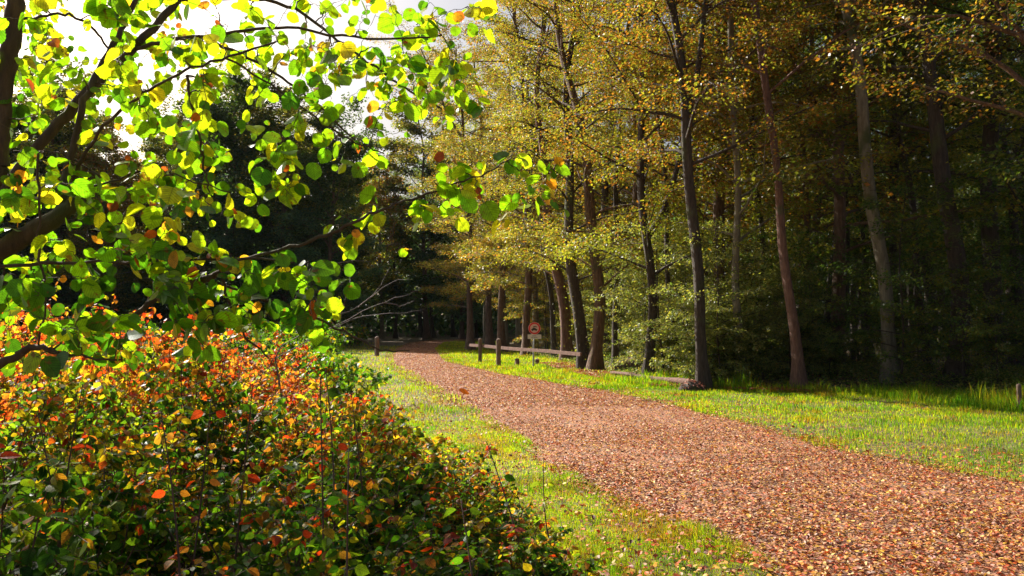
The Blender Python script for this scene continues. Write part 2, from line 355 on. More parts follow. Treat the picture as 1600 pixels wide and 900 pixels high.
tag(link('fallen_leaves', fl), 'fallen orange and brown leaves strewn over path and verges', 'fallen leaves', kind='stuff')

# ------------------------------------------------------------------ grass
def blades(x, y, hgt, wid, col, q, lean=.5):
    n = len(x); z = gh(x, y) - .01; th = q.uniform(0, 6.28, n); ld = q.uniform(0, 6.28, n); ln = q.uniform(.1, 1, n) * lean
    b = np.stack([np.cos(th), np.sin(th), np.zeros(n)], -1) * (wid / 2)[:, None]; d = np.stack([np.cos(ld), np.sin(ld), np.zeros(n)], -1) * (ln * hgt)[:, None]
    p = np.stack([x, y, z], -1); upv = np.array([0, 0, 1.0])
    V = np.stack([p - b, p + b, p + b * .8 + d * .35 + upv * (hgt * .6)[:, None], p - b * .8 + d * .35 + upv * (hgt * .6)[:, None], p + d + upv * (hgt * np.clip(1.05 - ln * .45, .5, 1))[:, None]], 1).reshape(-1, 3)
    i = (np.arange(n) * 5)[:, None]
    return V, i + np.array([[0, 1, 2, 3]]), i + np.array([[3, 2, 4]]), np.repeat(col, 5, 0), np.zeros((n * 5, 3))
GP = [(.21, .27, .02), (.34, .36, .02), (.45, .36, .03), (.11, .22, .015), (.42, .24, .05)]
def grass_set(n, y0, y1, pw, fl_, fr_, h, wd, seed, thin=.0, wts=(3, 4, 2, 2, .8), lean=.6):
    q = np.random.default_rng(seed); x, y = sample_strip(n, y0, y1, pw, fl_, fr_, q)
    pn = snoise(x, y, 1.3, 7); k = pn > q.uniform(-1.4, thin, n); x, y, pn = x[k], y[k], pn[k]; n = len(x)
    dist = y; hh = h * q.uniform(.45, 1.25, n) * np.exp(.9 * snoise(x, y, 2.2, 8)); ww = wd * q.uniform(.7, 1.3, n) * np.clip(dist / 9, .8, 3.2)
    c = pick(GP, n, q, wts); pz = snoise(x, y, .8, 11); c = c * (1 + .3 * pz)[:, None]; mz = snoise(x, y, 1.9, 15) > .25; c[mz] = c[mz] * [.62, .85, .8]; mo = snoise(x, y, 2.6, 19) > .3; c[mo] = c[mo] * [1.0, .66, 1.1]
    return blades(x, y, hh, ww, c, q, lean)
gs = [grass_set(120000, 4.3, 14, 1.5, lambda y: pathL(y) - 2.3, lambda y: pathL(y) + .1, .06, .005, 1, .1),
      grass_set(42000, 14, 60, 1.5, lambda y: pathL(y) - 6, lambda y: pathL(y) + .15, .09, .006, 2, .3),
      grass_set(130000, 7, 24, 1.3, lambda y: pathR(y) - .1, lambda y: edgeX(y) + .6, .075, .006, 3, .05, (4, 3.2, 1.2, 3.5, .5)),
      grass_set(50000, 24, 75, 1.5, lambda y: pathR(y) - .1, lambda y: np.maximum(edgeX(y) + .4, pathR(y) + 3), .11, .006, 4, .3),
      grass_set(26000, 10, 24, 1.3, lambda y: edgeX(y) - 1.5, lambda y: edgeX(y) + .5, .24, .006, 5, .2, (3, 2, .6, 5, .5), .7),
      grass_set(9000, 10, 17, 1.3, lambda y: edgeX(y) - .6, lambda y: edgeX(y) + .3, .42, .006, 6, .1, (2, 1, 1, 3, 2), .6),
      grass_set(26000, 12, 70, 1.1, lambda y: pathL(y) - 30, lambda y: pathL(y) - 3, .22, .01, 7, .3, (1, 1, .4, 4, .4), .6)]
tag(link('grass', join_leafsets('grass', gs, M_GRASS)), 'yellow-green grass along both sides of the leafy path', 'grass', kind='stuff')

# ------------------------------------------------------------------ trees
def grow(trunk, r0, r1, seed, n_limb=26, t0=.12, lmax=4.2, spread=None, leaf=.085, per=42, pal=None, wts=None, cfun=None, fork=None, rise=.55, subs=7, sides=8, wob=.14, flare=1.9, tmpl_=T_KITE, dens_top=1.0, sprouts=0, flat=.45, fluff=.05):
    """Trunk with limbs (one mesh) and leafy crown arrays. trunk in world or local coordinates."""
    q = np.random.default_rng(seed); trunk = np.asarray(trunk, float)
    # resample and add small irregularities
    s = np.concatenate([[0], np.cumsum(np.linalg.norm(np.diff(trunk, axis=0), axis=1))]); Ltot = s[-1]; ns = max(8, int(Ltot / .7))
    u = np.linspace(0, Ltot, ns); tp = np.stack([np.interp(u, s, trunk[:, i]) for i in range(3)], -1)
    tp[1:-1] = .25 * tp[:-2] + .5 * tp[1:-1] + .25 * tp[2:]
    ph = q.uniform(0, 6.28, 4); am = .05 * np.minimum(1, u / 2) * (1 + r0)
    tp[:, 0] += am * np.sin(u * 1.1 + ph[0]); tp[:, 1] += am * np.sin(u * .9 + ph[1])
    f = u / Ltot; rad = r0 + (r1 - r0) * f ** .9; rad = rad * (1 + (flare - 1) * np.exp(-u / .35)); tp[0, 2] -= .15
    g = Geo(); g.tube(tp, rad, sides, wob, seed)
    S0, S1, SR = [], [], []
    def limb(p, d, L, r, lvl):
        n = 7; pts = [p]; dd = nrm(d)
        for k in range(n):
            dd = nrm(dd + q.normal(0, .12, 3) + np.array([0, 0, -.05 - .05 * (lvl == 0) * (k > 3)])); pts.append(pts[-1] + dd * L / n)
        pts = np.array(pts); rr = np.linspace(r, max(.006, r * .15), len(pts)); g.tube(pts, rr, 5 if r > .03 else 4, cap=False)
        for k in range(subs):
            tq = (k + 1 + q.uniform(-.3, .3)) / (subs + .5) * .85 + .18; tq = min(tq, .99); kk = tq * (len(pts) - 1); i = min(int(kk), len(pts) - 2); pp = pts[i] + (pts[i + 1] - pts[i]) * (kk - i)
            dl = nrm(pts[i + 1] - pts[i]); side = nrm(np.cross(dl, [0, 0, 1])) * (1 if k % 2 else -1)
            sd = nrm(side * q.uniform(.6, 1.1) + dl * q.uniform(.4, 1.0) + q.normal(0, .18, 3)); sl = L * .36 * q.uniform(.6, 1.2) * (1.15 - .5 * tq)
            S0.append(pp); S1.append(pp + sd * sl); SR.append(max(.004, r * .22))
        S0.append(pts[-2]); S1.append(pts[-1] + dd * .3); SR.append(.006)
    for k in range(n_limb):
        ft = t0 + (1 - t0) * ((k + q.random()) / n_limb) ** (1 / dens_top); kk = ft * (ns - 1); i = min(int(kk), ns - 2); p = tp[i] + (tp[i + 1] - tp[i]) * (kk - i)
        az = k * 2.4 + q.uniform(-.5, .5)
        if spread is not None and q.random() < .55: az = spread + q.normal(0, .7)
        el = rise * q.uniform(.4, 1.3) + .9 * max(0, ft - .6); L = lmax * q.uniform(.55, 1.1) * (1.0 - .3 * max(0, (ft - .6) / .4)) * (.75 + .25 * min(1, ft / .35))
        rb = np.interp(ft, f, rad)
        limb(p, np.array([math.cos(az), math.sin(az), el]), L, min(rb * .45, .012 * L + .012), 0)
    for fk in (fork or []):
        fk = np.asarray(fk, float); s2 = np.concatenate([[0], np.cumsum(np.linalg.norm(np.diff(fk, axis=0), axis=1))]); u2 = np.linspace(0, s2[-1], max(5, int(s2[-1] / .8)))
        fp = np.stack([np.interp(u2, s2, fk[:, i]) for i in range(3)], -1); j = np.argmin(np.linalg.norm(tp - fk[0], axis=1)); rb = rad[j] * .8
        g.tube(fp, np.linspace(rb, rb * .35, len(fp)), 7, wob * .7, seed + 3)
        for k in range(int(n_limb * .4)):
            i = q.integers(len(fp) // 3, len(fp)); az = q.uniform(0, 6.28); limb(fp[i], np.array([math.cos(az), math.sin(az), rise]), lmax * .75 * q.uniform(.5, 1.1), .025, 0)
    S0 = np.array(S0); S1 = np.array(S1); SR = np.array(SR); sg = Geo(); g.prisms(S0, S1, SR, SR * .3)
    m = len(S0); cnt = per; idx = np.repeat(np.arange(m), cnt); N = len(idx)
    cn = q.random(m) > .06; keep = cn[idx]; idx = idx[keep]; N = len(idx)
    d = S1[idx] - S0[idx]; L = np.linalg.norm(d, axis=1); dn = d / L[:, None]; tv = q.random(N) ** .8
    lat = nrm(np.cross(dn, np.array([0, 0, 1.0]))); sd = q.choice([-1, 1], N)
    off = np.abs(q.normal(0, .17, N)) * (1.1 - .6 * tv) * np.minimum(1.6, L)
    pos = S0[idx] + d * tv[:, None] + lat * (sd * off)[:, None] + q.normal(0, fluff, (N, 3)); pos[:, 2] -= off * .25
    ax = dn * .6 + lat * sd[:, None] * q.uniform(.3, 1, N)[:, None] + q.normal(0, .3, (N, 3)); ax[:, 2] -= .25
    nn = np.array([0, 0, 1.0]) + q.normal(0, flat, (N, 3)) + .35 * (lat * sd[:, None])
    sz = leaf * q.uniform(.6, 1.35, N)
    spray = q.random(m)[idx]
    if cfun is not None: c = cfun(pos, spray, q)
    else: c = pick(pal, N, q, wts)
    if sprouts:
        hh = q.uniform(.3, min(9, Ltot * .7), sprouts); sp = np.stack([np.interp(hh, u, tp[:, i]) for i in range(3)], -1); th = q.uniform(0, 6.28, sprouts)
        dv = np.stack([np.cos(th), np.sin(th), q.normal(0, .3, sprouts)], -1); rr = np.interp(hh, u, rad) + np.abs(q.normal(0, .14, sprouts)); sp = sp + dv * rr[:, None]
        pos = np.vstack([pos, sp]); ax = np.vstack([ax, dv + q.normal(0, .4, (sprouts, 3))]); nn = np.vstack([nn, q.normal(0, .6, (sprouts, 3)) + [0, 0, .7]]); sz = np.concatenate([sz, leaf * q.uniform(.5, 1.1, sprouts)])
        cc = cfun(sp, q.random(sprouts), q) if cfun is not None else pick(pal, sprouts, q, wts); c = np.vstack([c, cc])
    return g, pos, ax, nn, sz, c
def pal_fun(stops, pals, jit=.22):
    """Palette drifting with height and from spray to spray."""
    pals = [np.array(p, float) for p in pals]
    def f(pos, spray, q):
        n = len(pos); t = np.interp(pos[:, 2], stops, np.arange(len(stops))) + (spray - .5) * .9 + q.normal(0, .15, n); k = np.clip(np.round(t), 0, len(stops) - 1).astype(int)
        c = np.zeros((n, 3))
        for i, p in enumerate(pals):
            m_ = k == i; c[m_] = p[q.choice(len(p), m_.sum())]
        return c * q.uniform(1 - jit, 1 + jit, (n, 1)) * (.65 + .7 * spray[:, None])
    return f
GOLD = [(.34, .21, .045), (.28, .23, .05), (.36, .15, .035), (.22, .2, .05), (.34, .28, .1)]
YGREEN = [(.28, .3, .04), (.2, .24, .03), (.36, .32, .05), (.16, .2, .03)]
ORANGE = [(.32, .13, .03), (.27, .18, .035), (.22, .09, .03), (.24, .22, .04), (.14, .16, .03), (.2, .2, .04)]
GREEN = [(.07, .13, .025), (.1, .16, .03), (.05, .1, .02), (.15, .18, .03)]
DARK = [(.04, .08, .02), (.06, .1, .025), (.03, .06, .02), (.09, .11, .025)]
OLIVE = [(.14, .16, .03), (.2, .19, .04), (.1, .13, .03), (.26, .2, .04)]
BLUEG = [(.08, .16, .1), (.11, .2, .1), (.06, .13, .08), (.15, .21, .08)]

def build_tree(name, label, cat, base, trunk, mat, group=None, **kw):
    base = np.asarray(base, float); e = empty(name, base, label, cat, group)
    kw['fork'] = [np.asarray(f) - base for f in (kw.get('fork') or [])]
    g, pos, ax, nn, sz, c = grow(np.asarray(trunk) - base, **kw)
    link('trunk', g.mesh('trunk', mat), e)
    link('crown', leaf_mesh('crown', pos, ax, nn, sz, c, kw.get('tmpl_', T_KITE), M_TREE, seed=kw['seed']), e)
    return e
def px_trunk(pts, d, H):
    """Trunk from photo pixels at depth d, carried on upward to height H."""
    w_ = [P(x, y, d) for x, y in pts]; b = w_[0]; b = np.array([b[0], b[1], float(gh(b[0], b[1]))]); w_[0] = b
    top = w_[-1]; dr = nrm(w_[-1] - w_[-2]); dr = nrm(dr + [0, 0, .5])
    if top[2] < H: w_.append(top + dr * (H - top[2]) / dr[2])
    return np.array(w_), b
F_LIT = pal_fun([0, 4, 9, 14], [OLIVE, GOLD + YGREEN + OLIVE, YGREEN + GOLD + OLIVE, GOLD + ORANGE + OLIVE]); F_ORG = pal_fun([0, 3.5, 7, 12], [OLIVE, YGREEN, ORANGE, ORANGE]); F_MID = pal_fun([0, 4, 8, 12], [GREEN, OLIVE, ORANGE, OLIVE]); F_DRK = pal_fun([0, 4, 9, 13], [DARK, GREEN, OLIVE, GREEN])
hero = [
 # pts, depth, H, r0, mat, cfun, kwargs, label
 ([(887, 566), (884, 500), (868, 420), (856, 330), (845, 220), (838, 120), (850, 20)], 36, 21, .30, B_RED, F_LIT, dict(sprouts=500), 'leaning russet trunk where the wooden rail ends, behind the round sign'),
 ([(917, 581), (905, 520), (895, 440), (889, 300), (885, 170), (892, 60), (905, 0)], 29, 20, .24, B_DARK, F_LIT, dict(sprouts=450, n_limb=42), 'bowed brown trunk beside the rail end, left of the twin pair at the path'),
 ([(928, 585), (938, 500), (930, 400), (922, 290), (905, 190), (882, 90), (866, 0)], 28.5, 20, .25, B_BROWN, F_LIT, dict(sprouts=450), 'ivy-flecked trunk crossing its bowed neighbour at the foot, right of the pair'),
 ([(948, 560), (950, 420), (946, 280), (958, 160), (965, 30)], 35, 20, .22, B_DARK, F_ORG, dict(sprouts=200), 'straight dark trunk just behind the twin trunks by the rail'),
 ([(790, 540), (785, 430), (770, 330), (745, 250), (700, 180)], 50, 19, .2, B_GREY, F_LIT, dict(n_limb=50, lmax=5.2), 'golden-leaved leaning tree arching over the far end of the path'),
 ([(822, 548), (825, 420), (826, 330), (824, 210), (812, 90), (802, 0)], 42, 22, .26, B_BROWN, F_LIT, dict(n_limb=50, fork_px=[(826, 215), (838, 130), (852, 40), (858, -30)]), 'tall forked tree with pale gold leaves behind the round sign'),
 ([(1014, 575), (1018, 480), (1015, 390), (1003, 310), (998, 200), (1008, 80), (1000, 0)], 24, 19, .18, B_DARK, F_ORG, dict(fork_px=[(1012, 372), (1042, 320), (1062, 250), (1080, 150)]), 'dark Y-shaped trunk standing above the fallen root clump'),
 ([(1100, 606), (1092, 520), (1088, 400), (1080, 280), (1070, 170), (1058, 70), (1046, -20)], 20.6, 18, .2, B_DARK, F_ORG, dict(fork_px=[(1073, 190), (1092, 110), (1098, 30), (1110, -40)], t0=.3), 'dark trunk with a leaf-covered stump at its foot, orange leaves above'),
 ([(1160, 606), (1155, 520), (1150, 400), (1152, 280), (1146, 150), (1140, 40)], 22, 18, .15, B_GREY, F_ORG, dict(t0=.2, n_limb=40, sprouts=150), 'thin upright trunk among pale glinting leaves, right of the stump'),
 ([(1249, 606), (1246, 560), (1240, 480), (1222, 380), (1212, 260), (1200, 150), (1188, 60), (1172, -20)], 20.3, 17, .17, B_RED, F_ORG, dict(t0=.42, n_limb=22, lmax=3.6), 'slender reddish trunk leaning left at the wood edge'),
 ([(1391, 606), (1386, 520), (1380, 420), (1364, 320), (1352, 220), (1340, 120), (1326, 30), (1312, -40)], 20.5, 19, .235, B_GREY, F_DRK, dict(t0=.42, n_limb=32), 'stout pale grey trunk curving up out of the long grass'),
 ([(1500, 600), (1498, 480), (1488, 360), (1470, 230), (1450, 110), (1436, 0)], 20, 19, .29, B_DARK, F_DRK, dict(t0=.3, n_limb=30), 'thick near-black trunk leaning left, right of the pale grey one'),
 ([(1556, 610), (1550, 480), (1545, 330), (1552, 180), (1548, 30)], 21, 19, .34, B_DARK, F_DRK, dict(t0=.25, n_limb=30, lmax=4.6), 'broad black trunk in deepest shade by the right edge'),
 ([(1300, 600), (1318, 480), (1330, 380), (1318, 280), (1290, 190), (1262, 140)], 26, 16, .14, B_DARK, F_DRK, dict(t0=.3), 'thin dark stem bending left between the reddish and grey trunks'),
 ([(1420, 600), (1400, 480), (1395, 360), (1400, 230), (1412, 100)], 27, 18, .17, B_DARK, F_DRK, dict(t0=.3), 'dark stem just right of and behind the pale grey trunk'),
 ([(1640, 640), (1650, 480), (1665, 300), (1660, 100)], 14.5, 16, .24, B_BROWN, pal_fun([0, 4, 6, 12], [GREEN, OLIVE, ORANGE, ORANGE]), dict(t0=.3, n_limb=34, spread=math.pi, lmax=4.6), 'orange-leaved branches reaching in at the upper right corner'),
 ([(868, 562), (862, 480), (850, 400), (846, 300), (856, 200), (866, 90), (872, 0)], 39, 20, .15, B_DARK, F_LIT, dict(n_limb=24), 'thin dark stem just left of the russet leaning trunk'),
 ([(962, 572), (960, 470), (966, 360), (962, 240), (975, 120), (985, 0)], 31, 19, .13, B_DARK, F_ORG, dict(n_limb=24), 'thin dark stem between the straight dark trunk and the Y-shaped one'),
 ([(1058, 596), (1052, 500), (1040, 380), (1038, 260), (1026, 120), (1022, 0)], 25, 18, .11, B_DARK, F_ORG, dict(n_limb=22, t0=.3), 'thin black stem halfway between the Y-shaped trunk and the stump'),
 ([(1195, 600), (1188, 500), (1192, 380), (1178, 250), (1172, 120), (1160, 0)], 25, 18, .12, B_DARK, F_MID, dict(n_limb=22, t0=.35), 'thin black stem close left of the slender reddish trunk'),
 ([(1290, 604), (1294, 500), (1305, 380), (1302, 250), (1316, 120), (1322, 0)], 24, 18, .12, B_DARK, F_DRK, dict(n_limb=24, t0=.35), 'straight black stem right of the slender reddish trunk'),
 ([(1448, 602), (1440, 480), (1428, 340), (1402, 200), (1390, 80), (1380, 0)], 24, 18, .16, B_DARK, F_DRK, dict(n_limb=28, t0=.35), 'black stem leaning left midway between the grey and thick black trunks'),
 ([(1330, 604), (1340, 500), (1352, 400), (1340, 300), (1300, 210), (1250, 165)], 28, 15, .1, B_DARK, F_DRK, dict(n_limb=20, t0=.4), 'bent black sapling stem arching left high in the shade'),
]
for i, (pts, d, H, r0, mat, cf, kw, lab) in enumerate(hero):
    r0 = r0 * (.88 if d > 28 else .78); tr, b = px_trunk(pts, d, H); kw = dict(kw); fp = kw.pop('fork_px', None)
    fork = []
    if fp:
        f_ = [P(x, y, d) for x, y in fp]; dr = nrm(f_[-1] - f_[-2]); f_.append(f_[-1] + dr * 4); fork = [np.array(f_)]
    a = dict(r0=r0, r1=.05, seed=40 + i, n_limb=38, t0=.14, lmax=4.0, leaf=.078, per=80, fluff=.11, flat=.65, rise=.7, cfun=cf, fork=fork, sides=12, wob=.18); a.update(kw)
    build_tree('tree', lab, 'tree', b, tr, mat, 'trees along the edge of the wood', **a)

# prototypes for the rest of the wood
def proto(seed, H, lean, r0, mat, cf, **kw):
    q = np.random.default_rng(seed); pts = [(0, 0, 0)]
    for k in range(1, 7): pts.append((lean[0] * (k / 6) ** 1.5 * H + q.normal(0, .12), lean[1] * (k / 6) ** 1.5 * H + q.normal(0, .12), H * k / 6))
    a = dict(r0=r0, r1=.05, seed=seed, n_limb=46, t0=.16, lmax=4.2, leaf=.115, per=66, fluff=.12, flat=.65, rise=.7, cfun=cf, sides=8); a.update(kw)
    g, pos, ax, nn, sz, c = grow(np.array(pts), **a)
    return g.mesh('trunk', mat), leaf_mesh('crown', pos, ax, nn, sz, c, T_KITE, M_TREE, seed=seed)
def put(name, pr, loc, rz, s, label, cat, group):
    e = empty(name, loc, label, cat, group); e.rotation_euler = (0, 0, rz); e.scale = s
    link('trunk', pr[0], e); link('crown', pr[1], e); return e
PR_LIT = [proto(201, 20, (.05, .02), .24, B_BROWN, F_LIT), proto(202, 18, (-.06, .03), .2, B_GREY, pal_fun([0, 6, 12, 18], [YGREEN, GOLD, GOLD, YGREEN]), lmax=4.6)]
PR_ORG = [proto(203, 19, (.04, -.03), .22, B_BROWN, F_ORG), proto(204, 17, (-.04, .02), .18, B_BROWN, F_MID)]
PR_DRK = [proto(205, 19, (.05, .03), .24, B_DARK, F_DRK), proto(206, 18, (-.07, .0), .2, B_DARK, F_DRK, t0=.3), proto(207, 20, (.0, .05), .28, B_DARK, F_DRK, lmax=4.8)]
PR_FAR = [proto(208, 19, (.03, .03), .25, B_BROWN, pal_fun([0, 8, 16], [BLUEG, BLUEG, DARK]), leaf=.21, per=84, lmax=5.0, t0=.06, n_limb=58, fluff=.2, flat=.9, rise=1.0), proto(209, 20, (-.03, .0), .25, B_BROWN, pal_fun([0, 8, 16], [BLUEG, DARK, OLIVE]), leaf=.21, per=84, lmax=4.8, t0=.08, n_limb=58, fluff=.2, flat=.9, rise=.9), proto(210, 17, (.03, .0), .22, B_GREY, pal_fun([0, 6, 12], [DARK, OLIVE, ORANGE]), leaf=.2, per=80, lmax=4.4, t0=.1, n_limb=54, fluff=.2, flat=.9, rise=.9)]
NEAR = [(790, 'the arching tree at the far bend'), (825, 'the tall forked tree'), (870, 'the russet leaning trunk'), (900, 'the bowed trunk at the rail end'), (932, 'the ivy-flecked trunk'), (952, 'the straight dark trunk'), (1005, 'the Y-shaped trunk'), (1085, 'the trunk with a stump'), (1152, 'the thin upright trunk'), (1222, 'the slender reddish trunk'), (1325, 'the thin bent stem'), (1365, 'the pale grey trunk'), (1405, 'the dark stem beside the grey trunk'), (1485, 'the thick black trunk'), (1555, 'the broad black trunk')]
used = {}
def by_trunk(what, x, y):
    px_ = 800 + x / y * FPX; t_ = min(NEAR, key=lambda a: abs(a[0] - px_)); rel = 'behind' if abs(px_ - t_[0]) < 18 else 'left of' if px_ < t_[0] else 'right of'
    lab = f'{what} {rel} {t_[1]}'; k = used.get(lab, 0); used[lab] = k + 1
    return lab if k == 0 else lab.replace(what, 'farther back, ' + what) if k == 1 else lab.replace(what, 'farthest back, ' + what) if k == 2 else lab.replace(what, 'small distant ' + what)
q = np.random.default_rng(77)
lit_spots = [(-.6, 47), (1.2, 44), (3.6, 42), (2.2, 50), (-1.5, 56), (0.5, 60), (5.5, 36), (7.5, 41), (4.5, 54), (-2.2, 66), (-2.6, 50.5), (-3.2, 60)]
for i, (x, y) in enumerate(lit_spots):
    put('tree', PR_LIT[i % 2], (x, y, float(gh(x, y))), q.uniform(0, 6.28), [q.uniform(.9, 1.1)] * 3, by_trunk('golden tree', x, y), 'tree', 'golden trees behind the barrier')
org_spots = [(7, 30), (9.5, 34), (6.5, 25.5), (10, 27), (12, 32), (8, 46), (13, 40), (9.2, 22.8)]
for i, (x, y) in enumerate(org_spots):
    put('tree', PR_ORG[i % 2], (x, y, float(gh(x, y))), q.uniform(0, 6.28), [q.uniform(.9, 1.1)] * 3, by_trunk('orange-topped tree', x, y), 'tree', 'orange-topped trees inside the wood')
k = 0
for yy_ in np.arange(19.5, 60, 4.6):
    for xx_ in np.arange(0, 60, 4.8):
        x = xx_ + q.uniform(-1.4, 1.4); y = yy_ + q.uniform(-1.4, 1.4)
        if x < edgeX(y) + 4.2 or abs(x) / y > .78 or x / y < .26: continue
        if min(math.hypot(x - a_, y - b_) for a_, b_ in lit_spots + org_spots) < 2.4: continue
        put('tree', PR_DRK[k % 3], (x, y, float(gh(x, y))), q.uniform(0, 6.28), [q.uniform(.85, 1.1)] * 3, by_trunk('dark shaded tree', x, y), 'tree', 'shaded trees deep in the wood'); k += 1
# far wood on the left and closing the end of the path
def far_label(row, x, y, rust):
    px_ = 800 + x / y * FPX
    where = 'at the left edge' if px_ < 120 else 'behind the left hazel stems' if px_ < 300 else 'below the open sky' if px_ < 480 else 'right of the open sky' if px_ < 640 else 'at the end of the path'
    lab = ('rust-topped' if rust else 'bluish dark') + ' far tree ' + where + ', ' + ('front', 'middle', 'rear')[row] + ' row'; k = used.get(lab, 0); used[lab] = k + 1
    return lab if k == 0 else lab + (', its left neighbour', ', second along', ', third along', ', fourth along')[min(k - 1, 3)]
for row, (yb, n) in enumerate([(66, 14), (74, 15), (84, 17)]):
    for i in range(n):
        x = -60 + (i + .5 * (row % 2)) * 4.6 + q.uniform(-1.2, 1.2); y = yb + q.uniform(-2, 2) - .12 * max(0, -x - 20)
        if -12 < x < 0 and y < 82: continue
        px_ = 800 + x / y * FPX; s = .95 + .15 * math.sin(px_ * .021) + q.uniform(-.06, .06)
        if 480 < px_ < 700: s *= 1.06
        if 230 < px_ < 480: s *= 1.07
        pr = PR_FAR[2] if (i * 7 + row) % 6 == 0 else PR_FAR[i % 2]
        put('tree', pr, (x, y, 0), q.uniform(0, 6.28), (s * 1.05, s * 1.05, s), far_label(row, x, y, pr is PR_FAR[2]), 'tree', 'trees of the far wood')
for i, (x, y) in enumerate([(-9, 92), (-4, 90), (1, 93), (6, 88), (-13, 90), (11, 80), (5, 76), (-17, 92), (-11, 97), (-7, 97)]):
    put('tree', PR_DRK[i % 3], (x, y, 0), q.uniform(0, 6.28), (1.05, 1.05, 1.05), far_label(2, x, y, False).replace('rear row', 'beyond the bend'), 'tree', 'dark trees at the far bend')
# far woods: one mass behind everything
q = np.random.default_rng(5); n = 110000
az = q.uniform(-R(48), R(48), n); rr_ = q.uniform(98, 125, n); z = q.random(n) ** .9 * (17 + 3 * np.sin(az * 23) + 2 * np.sin(az * 61 + 1)); x = rr_ * np.sin(az); y = rr_ * np.cos(az)
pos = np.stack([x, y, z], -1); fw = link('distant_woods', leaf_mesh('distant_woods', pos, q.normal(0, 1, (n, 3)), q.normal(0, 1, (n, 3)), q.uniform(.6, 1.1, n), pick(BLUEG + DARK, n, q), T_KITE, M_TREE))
tag(fw, 'dark mass of distant woodland behind all the nearer trees', 'woods', kind='stuff')

# saplings and low bushes along the wood edge
def sapling(seed, H, cf, **kw):
    a = dict(r0=.035, r1=.008, seed=seed, n_limb=26, t0=.1, lmax=1.7, leaf=.07, per=26, cfun=cf, sides=5, subs=6, rise=.35, flare=1.2, flat=.35); a.update(kw)
    q = np.random.default_rng(seed); pts = [(q.normal(0, .06) * k, q.normal(0, .06) * k, H * k / 5) for k in range(6)]
    g, pos, ax, nn, sz, c = grow(np.array(pts), **a); return g.mesh('trunk', B_DARK), leaf_mesh('crown', pos, ax, nn, sz, c, T_OVAL, M_TREE, seed=seed)
PALE = [(.2, .24, .09), (.28, .29, .11), (.14, .18, .06), (.32, .29, .09)]
F_DKS = lambda pos, s, q: pick(DARK + GREEN, len(pos), q)
F_PALE = lambda pos, s, q: pick(PALE, len(pos), q); F_GLD = lambda pos, s, q: pick(GOLD + YGREEN, len(pos), q); F_GR = lambda pos, s, q: pick(GREEN + OLIVE, len(pos), q)
SP = [sapling(301, 4.2, F_PALE), sapling(302, 3.0, F_PALE, lmax=1.5), sapling(303, 4.6, F_GLD, lmax=2.0), sapling(304, 3.4, F_GR), sapling(305, 2.2, F_GR, lmax=1.4), sapling(306, 4.6, F_DKS, lmax=2.2, n_limb=34)]
q = np.random.default_rng(8)
sap = []
for y in np.arange(17, 46, 1.15):
    for off in (1.0, 3.0):
        x = edgeX(y) + off + (1.4 if 27 < y < 42 else 0) + q.uniform(-.5, .9); sap.append((float(x), float(y + q.uniform(-.4, .4))))
for i, (x, y) in enumerate(sap):
    t = x / y
    pr, lab, grp = ((SP[2], 'golden-leaved sapling under the sunlit trees by the barrier', 'golden saplings by the barrier') if t < .1 else
                    (SP[i % 2], 'pale-leaved sapling glinting at the edge of the middle wood', 'pale saplings at the wood edge') if t < .34 else (SP[3 + i % 2], 'dark green sapling at the foot of the shaded wood', 'dark saplings at the shaded wood edge'))
    s = q.uniform(.75, 1.2)
    if y > 26 and t < .1: s *= .9
    if y < 22.5 and x > 6: y += 1.2; s *= .7
    put('sapling', pr, (x, y, float(gh(x, y)) - .02), q.uniform(0, 6.28), (s, s, s), by_trunk(lab.split(' sapling')[0] + ' sapling', x, y), 'young tree', grp)
for k in range(26):
    px_ = 1040 + k * 10 + q.uniform(-5, 5); d_ = (21.6 if px_ > 1090 else 24.5) + q.uniform(0, 1.2); b = P(px_, 500, d_); s = q.uniform(.45, .8) * (.8 if px_ > 1180 else 1)
    put('sapling', SP[1] if k % 3 else SP[4], (b[0], b[1], float(gh(b[0], b[1])) - .02), q.uniform(0, 6.28), (s * 1.2, s * 1.2, s), by_trunk('low pale bush', b[0], b[1]), 'bush', 'low pale bushes at the foot of the wood edge')
for y0_ in (19.5, 22.5, 26):
    for x0_ in np.arange(8, 22, 1.7):
        x = x0_ + q.uniform(-.6, .6); y = y0_ + q.uniform(-.8, .8)
        if x < edgeX(y) + 1.4 or x / y < .34 or x / y > .7: continue
        s = q.uniform(.75, 1.15); put('sapling', SP[5] if q.random() < .6 else SP[3], (x, y, float(gh(x, y)) - .02), q.uniform(0, 6.28), (s, s, s), by_trunk('dark leafy sapling', x, y), 'young tree', 'dark saplings at the shaded wood edge')
# ground-level undergrowth of the wood edge
q = np.random.default_rng(6); n = 60000
x, y = sample_strip(n, 15, 48, 1.3, lambda y: edgeX(y) + .1, lambda y: edgeX(y) + 7, q); hh = .15 + .45 * smooth(0, 2, x - edgeX(y)) * (.6 + .4 * snoise(x, y, 1.6, 4)); z = gh(x, y) + hh * q.random(n) ** .7
ug = link('undergrowth', leaf_mesh('undergrowth', np.stack([x, y, z], -1), q.normal(0, 1, (n, 3)) * [1, 1, .4], q.normal(0, .5, (n, 3)) + [0, 0, 1], q.uniform(.04, .085, n), pick(PALE + GREEN, n, q), T_KITE, M_TREE)); tag(ug, 'low ivy and bramble leaves carpeting the edge of the wood', 'undergrowth', kind='stuff')

